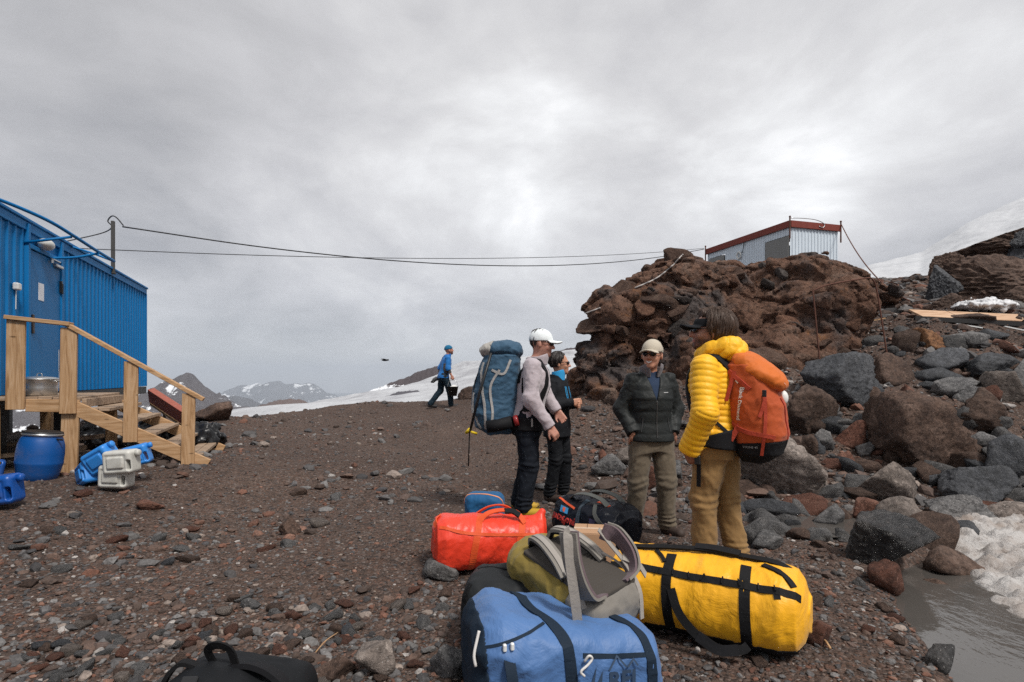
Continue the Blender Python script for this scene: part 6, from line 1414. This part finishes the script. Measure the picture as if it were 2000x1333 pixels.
# black duffel with red lettering
BD = cloth('black tarpaulin', (.012, .014, .02), .3, .25, (.02, .024, .04), .8, 7, False, spec=.5, folddist=.02)
c = vec(.715, 4.78, gz(.7, 4.8) + .18); bd = empty('duffel_bag', M=fr(c, (.62, -.785)), label='black navy duffel bag with red lettering and luggage tag', cat='duffel bag')
def bdf(p):
    d = loft(p, [(-.37, 0, 0, .13, .12), (-.35, 0, 0, .18, .16), (-.28, 0, 0, .205, .185), (.25, 0, 0, .205, .185), (.33, 0, 0, .175, .15), (.36, 0, 0, .12, .10)], 2.8, 0); return smax(d, -.175 - p[:, 2], .03) - 0.0160 * fbm(p * 5.2 + 13, 3, .5, ridged=True) - .006
blob('body', bdf, (-.44, -.28, -.24), (.44, .28, .27), .0105, BD, bd)
strap_on(bdf, [(-.02, -.15, -.17), (-.02, -.21, -.05), (-.02, -.2, .08), (-.01, -.1, .18)], .04, 'daisy_chain', cloth('slate webbing', (.03, .05, .07), .7, .1), bd, .006, .006, 30)
ORZ = plain('orange red trim', (.62, .09, .03), .6, bump=0); strap_on(bdf, [(-.31, -.12, .15), (-.2, -.15, .14), (-.09, -.165, .12)], .018, 'zip', ORZ, bd, .005, .004, 20); strap_on(bdf, [(.08, -.06, .19), (.16, -.08, .18), (.22, -.1, .16)], .045, 'opening_flap', ORZ, bd, .004, .004, 16)
lettering('patagonia', .088, (-.175, -.2, .03), (1, .0, -.10), (0, .1, 1), plain('red print', (.55, .05, .04), .6, bump=0), bd, bdf, .004, 'lettering', .0015)
decal([[(-.235, -.19, .075), (-.145, -.19, .062), (-.145, -.185, .115), (-.235, -.185, .128)]], bdf, .006, plain('blue sticker', (.06, .32, .62), .5, bump=0), bd, 'sticker'); decal([[(-.2, -.19, .08), (-.18, -.19, .077), (-.18, -.187, .11), (-.2, -.187, .113)]], bdf, .008, ORZ, bd, 'sticker_mark')
GW2 = cloth('grey green webbing', (.075, .08, .075), .75, .2, fs=30)
for y0 in (-.11, .08): strap([(-.2, y0, .19), (-.12, y0 - .02, .235), (.02, y0 - .03, .26), (.14, y0, .235), (.22, y0, .19)], .045, (0, -.3, 1), 'handle', GW2, bd, .007)
strap_on(bdf, [(.1, -.12, .17), (.16, -.18, .1), (.26, -.19, .06)], .03, 'side_strap', GW2, bd, .008, .006, 24); strap_on(bdf, [(.13, -.2, -.02), (.22, -.2, .0), (.3, -.18, .02)], .045, 'end_handle', cloth('slate strap', (.03, .04, .05), .7, .1), bd, .01, .008, 20)
strap_on(bdf, [(.11, -.2, .05), (.2, -.2, .05), (.29, -.18, .05)], .06, 'violet_panel', cloth('violet cloth', (.035, .03, .08), .7, .1), bd, .003, .003, 20)
tg = MB().box((.31, -.235, -.075), (.055, .006, .095), rotm(0, 8, 0), .006).build('luggage_tag', plain('red tag', (.75, .07, .03), .5, bump=0), bd)
MB().tube(spline([(.30, -.237, -.03), (.29, -.24, .0), (.27, -.225, .03), (.255, -.2, .035)], 12), .006).build('tag_loop', WHITEP, tg, True); MB().add([(.30, -.2395, -.075), (.322, -.2395, -.078), (.312, -.2395, -.052)], [(0, 1, 2)]).box((.312, -.239, -.1), (.03, .002, .01)).build('tag_print', WHITEP, tg)
# cardboard box
CRD = plain('cardboard', (.42, .25, .145), .85, scale=5, var=.06, bump=.08); c = vec(.61, 4.2, gz(.61, 4.2))
cx = empty('cardboard_box', M=fr(c, (.98, -.16)), label='plain brown cardboard box between the bags', cat='box')
MB().box((0, 0, .14), (.30, .26, .275), bev=.003).build('carton', CRD, cx); MB().box((-.0, -.066, .2795), (.298, .124, .004)).box((-.0, .066, .2795), (.298, .124, .004)).build('flap', CRD, cx)
MB().box((0, 0, .2835), (.302, .045, .002)).build('tape', plain('tape', (.62, .45, .32), .25, bump=0), cx); MB().box((-.055, .066, .2835), (.004, .12, .002)).build('seam', plain('seam', (.12, .06, .03), .9, bump=0), cx)
# grey and olive backpack lying on the blue duffel
OLV = cloth('mustard olive nylon', (.23, .165, .032), .75, .4, (.12, .085, .03), .7, 8, True); GRYN = cloth('grey pack nylon', (.20, .185, .165), .8, .35, (.12, .1, .08), .6, 7, True); PANEL = cloth('brown grey foam', (.055, .047, .04), .9, .2, fs=12); GWEB = cloth('faded grey webbing', (.30, .275, .25), .8, .25, (.2, .17, .14), fs=25); TANW = cloth('tan webbing', (.42, .24, .07), .75, .2, fs=25); MAUVE = cloth('mauve mesh', (.13, .09, .10), .9, .15, fs=30)
yv = vec(.60, -.77, -.20); yv /= np.linalg.norm(yv); zv = vec(-.03, -.24, 1); zv -= yv * (zv @ yv); zv /= np.linalg.norm(zv); xv = np.cross(yv, zv)
M_ = np.eye(4); M_[:3, 0], M_[:3, 1], M_[:3, 2], M_[:3, 3] = xv, yv, zv, vec(.30, 2.76, gz(.3, 2.76) + .41)
gp = empty('backpack', M=M_, label='worn grey and olive backpack lying harness up on the blue duffel', cat='backpack')
def gpf(p):
    d = rbox(p, (0, .0, -.03), (.165, .30, .105), .075); d = smin(d, ell(p, (0, -.30, -.03), (.165, .10, .10)), .05); d = smin(d, ell(p, (-.15, .05, -.07), (.07, .16, .08)), .03); return d - 0.0144 * fbm(p * 5.5 + 31, 3, .5, ridged=True) - .004
cut = lambda p: .12 - p[:, 1] + .2 * p[:, 2]
blob('main_compartment', lambda p: np.maximum(gpf(p), -cut(p)), (-.3, -.46, -.22), (.28, .36, .14), .0095, OLV, gp); blob('base', lambda p: np.maximum(gpf(p) - .003, cut(p)), (-.3, 0, -.22), (.28, .38, .14), .0095, GRYN, gp)
def pan(p): return rbox(p, (0, .02, .082), (.135, .25, .014), .012) - .0022 * np.sin(p[:, 1] * 300) * (np.abs(p[:, 0]) < .11) * (np.abs(p[:, 1] - .1) < .12)
blob('back_panel', pan, (-.16, -.27, .055), (.16, .30, .115), .006, PANEL, gp)
for s in (-1, 1):
    pts = [(s * .05, -.25, .10), (s * .065, -.22, .155), (s * .085, -.12, .175), (s * .105, .0, .15), (s * .12, .08, .11)]
    strap(pts, .062, (0, -.4, 1), 'shoulder_strap', GRYN, gp, .016, 40); strap([(a, b2, c2 - .019) for a, b2, c2 in pts], .056, (0, -.4, 1), 'strap_lining', PKD, gp, .01, 40); strap([(a, b2, c2 + .006) for a, b2, c2 in pts], .026, (0, -.4, 1), 'strap_webbing', GWEB, gp, .004, 40)
    strap([(s * .12, .07, .135), (s * .145, .16, .11), (s * .16, .24, .05)], .022, (s * .3, -.2, 1), 'strap_tail', GWEB, gp, .004)
# hip belt wings curl up from the lumbar
for s, sp_ in ((1, [(.07, .245, .09), (.135, .25, .11), (.18, .235, .19), (.195, .205, .29), (.18, .165, .40)]), (-1, [(-.07, .235, .09), (-.14, .225, .11), (-.17, .18, .165), (-.155, .12, .225), (-.11, .07, .25)])):
    strap(sp_, .08, (-s * .9, -.35, .35), 'hip_wing', MAUVE, gp, .012, 30); strap([(a + s * .016, b2 + .004, c2) for a, b2, c2 in sp_], .086, (-s * .9, -.35, .35), 'wing_shell', GRYN, gp, .012, 30)
strap([(.19, .165, .41), (.22, .19, .40), (.235, .225, .28), (.235, .26, .12), (.225, .275, -.02)], .042, (.4, .9, .15), 'belt_webbing', GWEB, gp, .005)
strap([(-.10, .06, .26), (-.13, .10, .20), (-.15, .20, .12), (-.14, .29, .04), (-.12, .33, -.08)], .027, (-.2, .6, .7), 'belt_webbing', GWEB, gp, .005); strap([(-.15, .17, .15), (-.2, .22, .12), (-.23, .25, .06)], .04, (-.3, .6, .7), 'belt_webbing', GWEB, gp, .005)
lettering('OSPREY', .024, (-.168, .165, .165), (.1, -.75, .55), (.5, .3, .6), plain('pink print', (.42, .25, .26), .7, bump=0), gp, None, .0, 'lettering', .0004)
strap_on(gpf, [(-.12, -.28, .06), (-.165, -.24, .0), (-.2, -.16, -.06)], .022, 'compression_strap', TANW, gp, .008, .005); strap_on(gpf, [(-.16, -.2, .05), (-.2, -.06, .0), (-.22, .08, -.05)], .014, 'pocket_edge', TANW, gp, .006, .005)
for a, b2 in (((-.05, .31, -.09), .18), ((.13, .31, -.1), .16)):
    w0 = (M_ @ np.append(a, 1))[:3]; loc = np.linalg.inv(M_)
    pts = [w0, w0 + vec(.02, -.045, -.03), w0 + vec(.03, -.07, -.10), w0 + vec(.045, -.075, -.10 - b2)]; strap([(loc @ np.append(q, 1))[:3] for q in pts], .018, (loc[:3, :3] @ vec(0, -1, .3)), 'tan_tail', TANW, gp, .004)
# black pack cut off by the bottom edge
c = vec(-1.10, 2.27, gz(-1.1, 2.3) + .075); kb = empty('backpack', M=fr(c, (.97, -.12)), label='black backpack cut off at the bottom edge of the picture', cat='backpack')
kbf = lambda p: smin(rbox(p, (0, 0, -.02), (.27, .20, .13), .08), ell(p, (-.06, .0, .06), (.17, .17, .09)), .06) - 0.0112 * fbm(p * 5 + 3, 3, .5, ridged=True)
KB = cloth('black cordura', (.012, .013, .015), .65, .2, None, .6, 8, True)
blob('body', kbf, (-.38, -.3, -.22), (.36, .3, .22), .012, KB, kb)
strap([(-.1, .02, .13), (-.12, .0, .20), (-.07, -.02, .235), (-.02, -.01, .215), (.0, .0, .15)], .032, (0, 1, .3), 'haul_loop', STRAPB, kb, .008); strap([(-.13, .0, .13), (-.22, -.02, .16), (-.28, -.04, .10), (-.30, -.06, .0), (-.28, -.08, -.1)], .045, (-.4, 0, 1), 'shoulder_strap', STRAPB, kb, .016)
strap([(-.02, .02, .14), (.08, .0, .16), (.18, -.02, .14), (.26, -.04, .08), (.31, -.06, -.04)], .07, (.2, .3, 1), 'shoulder_strap', PKD, kb, .02); strap_on(kbf, [(-.12, -.14, .1), (.0, -.16, .1), (.14, -.16, .09), (.22, -.15, .03)], .06, 'panel_strap', KB, kb, .012, .01)
lb_ = decal([[(.12, -.165, .055), (.165, -.165, .05), (.165, -.13, .105), (.12, -.13, .11)]], kbf, .024, plain('beige label', (.55, .48, .4), .8, bump=0), kb, 'label_patch')
decal([[(.135, -.158, .066), (.15, -.158, .064), (.152, -.145, .085), (.142, -.14, .092), (.133, -.147, .084)]], kbf, .027, plain('label print', (.06, .05, .05), .8, bump=0), lb_, 'label_emblem'); MB().box((-.11, -.13, .135), (.06, .05, .02), rotm(35, 0, 10), .005).build('buckle', BLACKP, kb)
# ================================================================ bird in the sky
bc = P(752, 704, 26); bird = empty('bird', bc, 0, 'small dark bird gliding low over the horizon', 'bird')
blob('body', lambda p: smin(ell(p, (0, 0, 0), (.15, .05, .045)), ell(p, (.14, 0, .015), (.05, .03, .03)), .03), (-.25, -.1, -.1), (.25, .1, .1), .012, BLACKP, bird)
for s in (-1, 1): obj('wing', [(.07, 0, .02), (-.06, 0, .02), (-.14, s * .24, .05), (-.10, s * .42, .02), (.02, s * .25, .06), (.06, 0, .03), (-.06, 0, .032), (-.13, s * .24, .06), (.02, s * .25, .068)], [(0, 1, 2, 4), (2, 3, 4), (5, 8, 7, 6), (7, 8, 3)], BLACKP, bird, False)
obj('tail', [(-.13, .03, 0), (-.13, -.03, 0), (-.28, -.06, .005), (-.28, .06, .005), (-.13, 0, .015)], [(0, 1, 2, 3), (0, 3, 4), (1, 4, 2), (4, 3, 2)], BLACKP, bird, False)
# straws and scraps on the gravel
for k, (a, b, lab) in enumerate((((600, 1300), (660, 1240), 'long dry straw lying beside the black backpack'), ((1605, 1258), (1622, 1272), 'short wood splinter by the end of the yellow duffel'))):
    p, q = on_ground(*a), on_ground(*b); tag(MB().tube(spline([p + vec(0, 0, .01), (p + q) / 2 + vec(0, .01, .03), q + vec(0, 0, .012)], 10), .003 + .003 * k, 5).build('straw', WOODX, None, True), lab, 'straw')
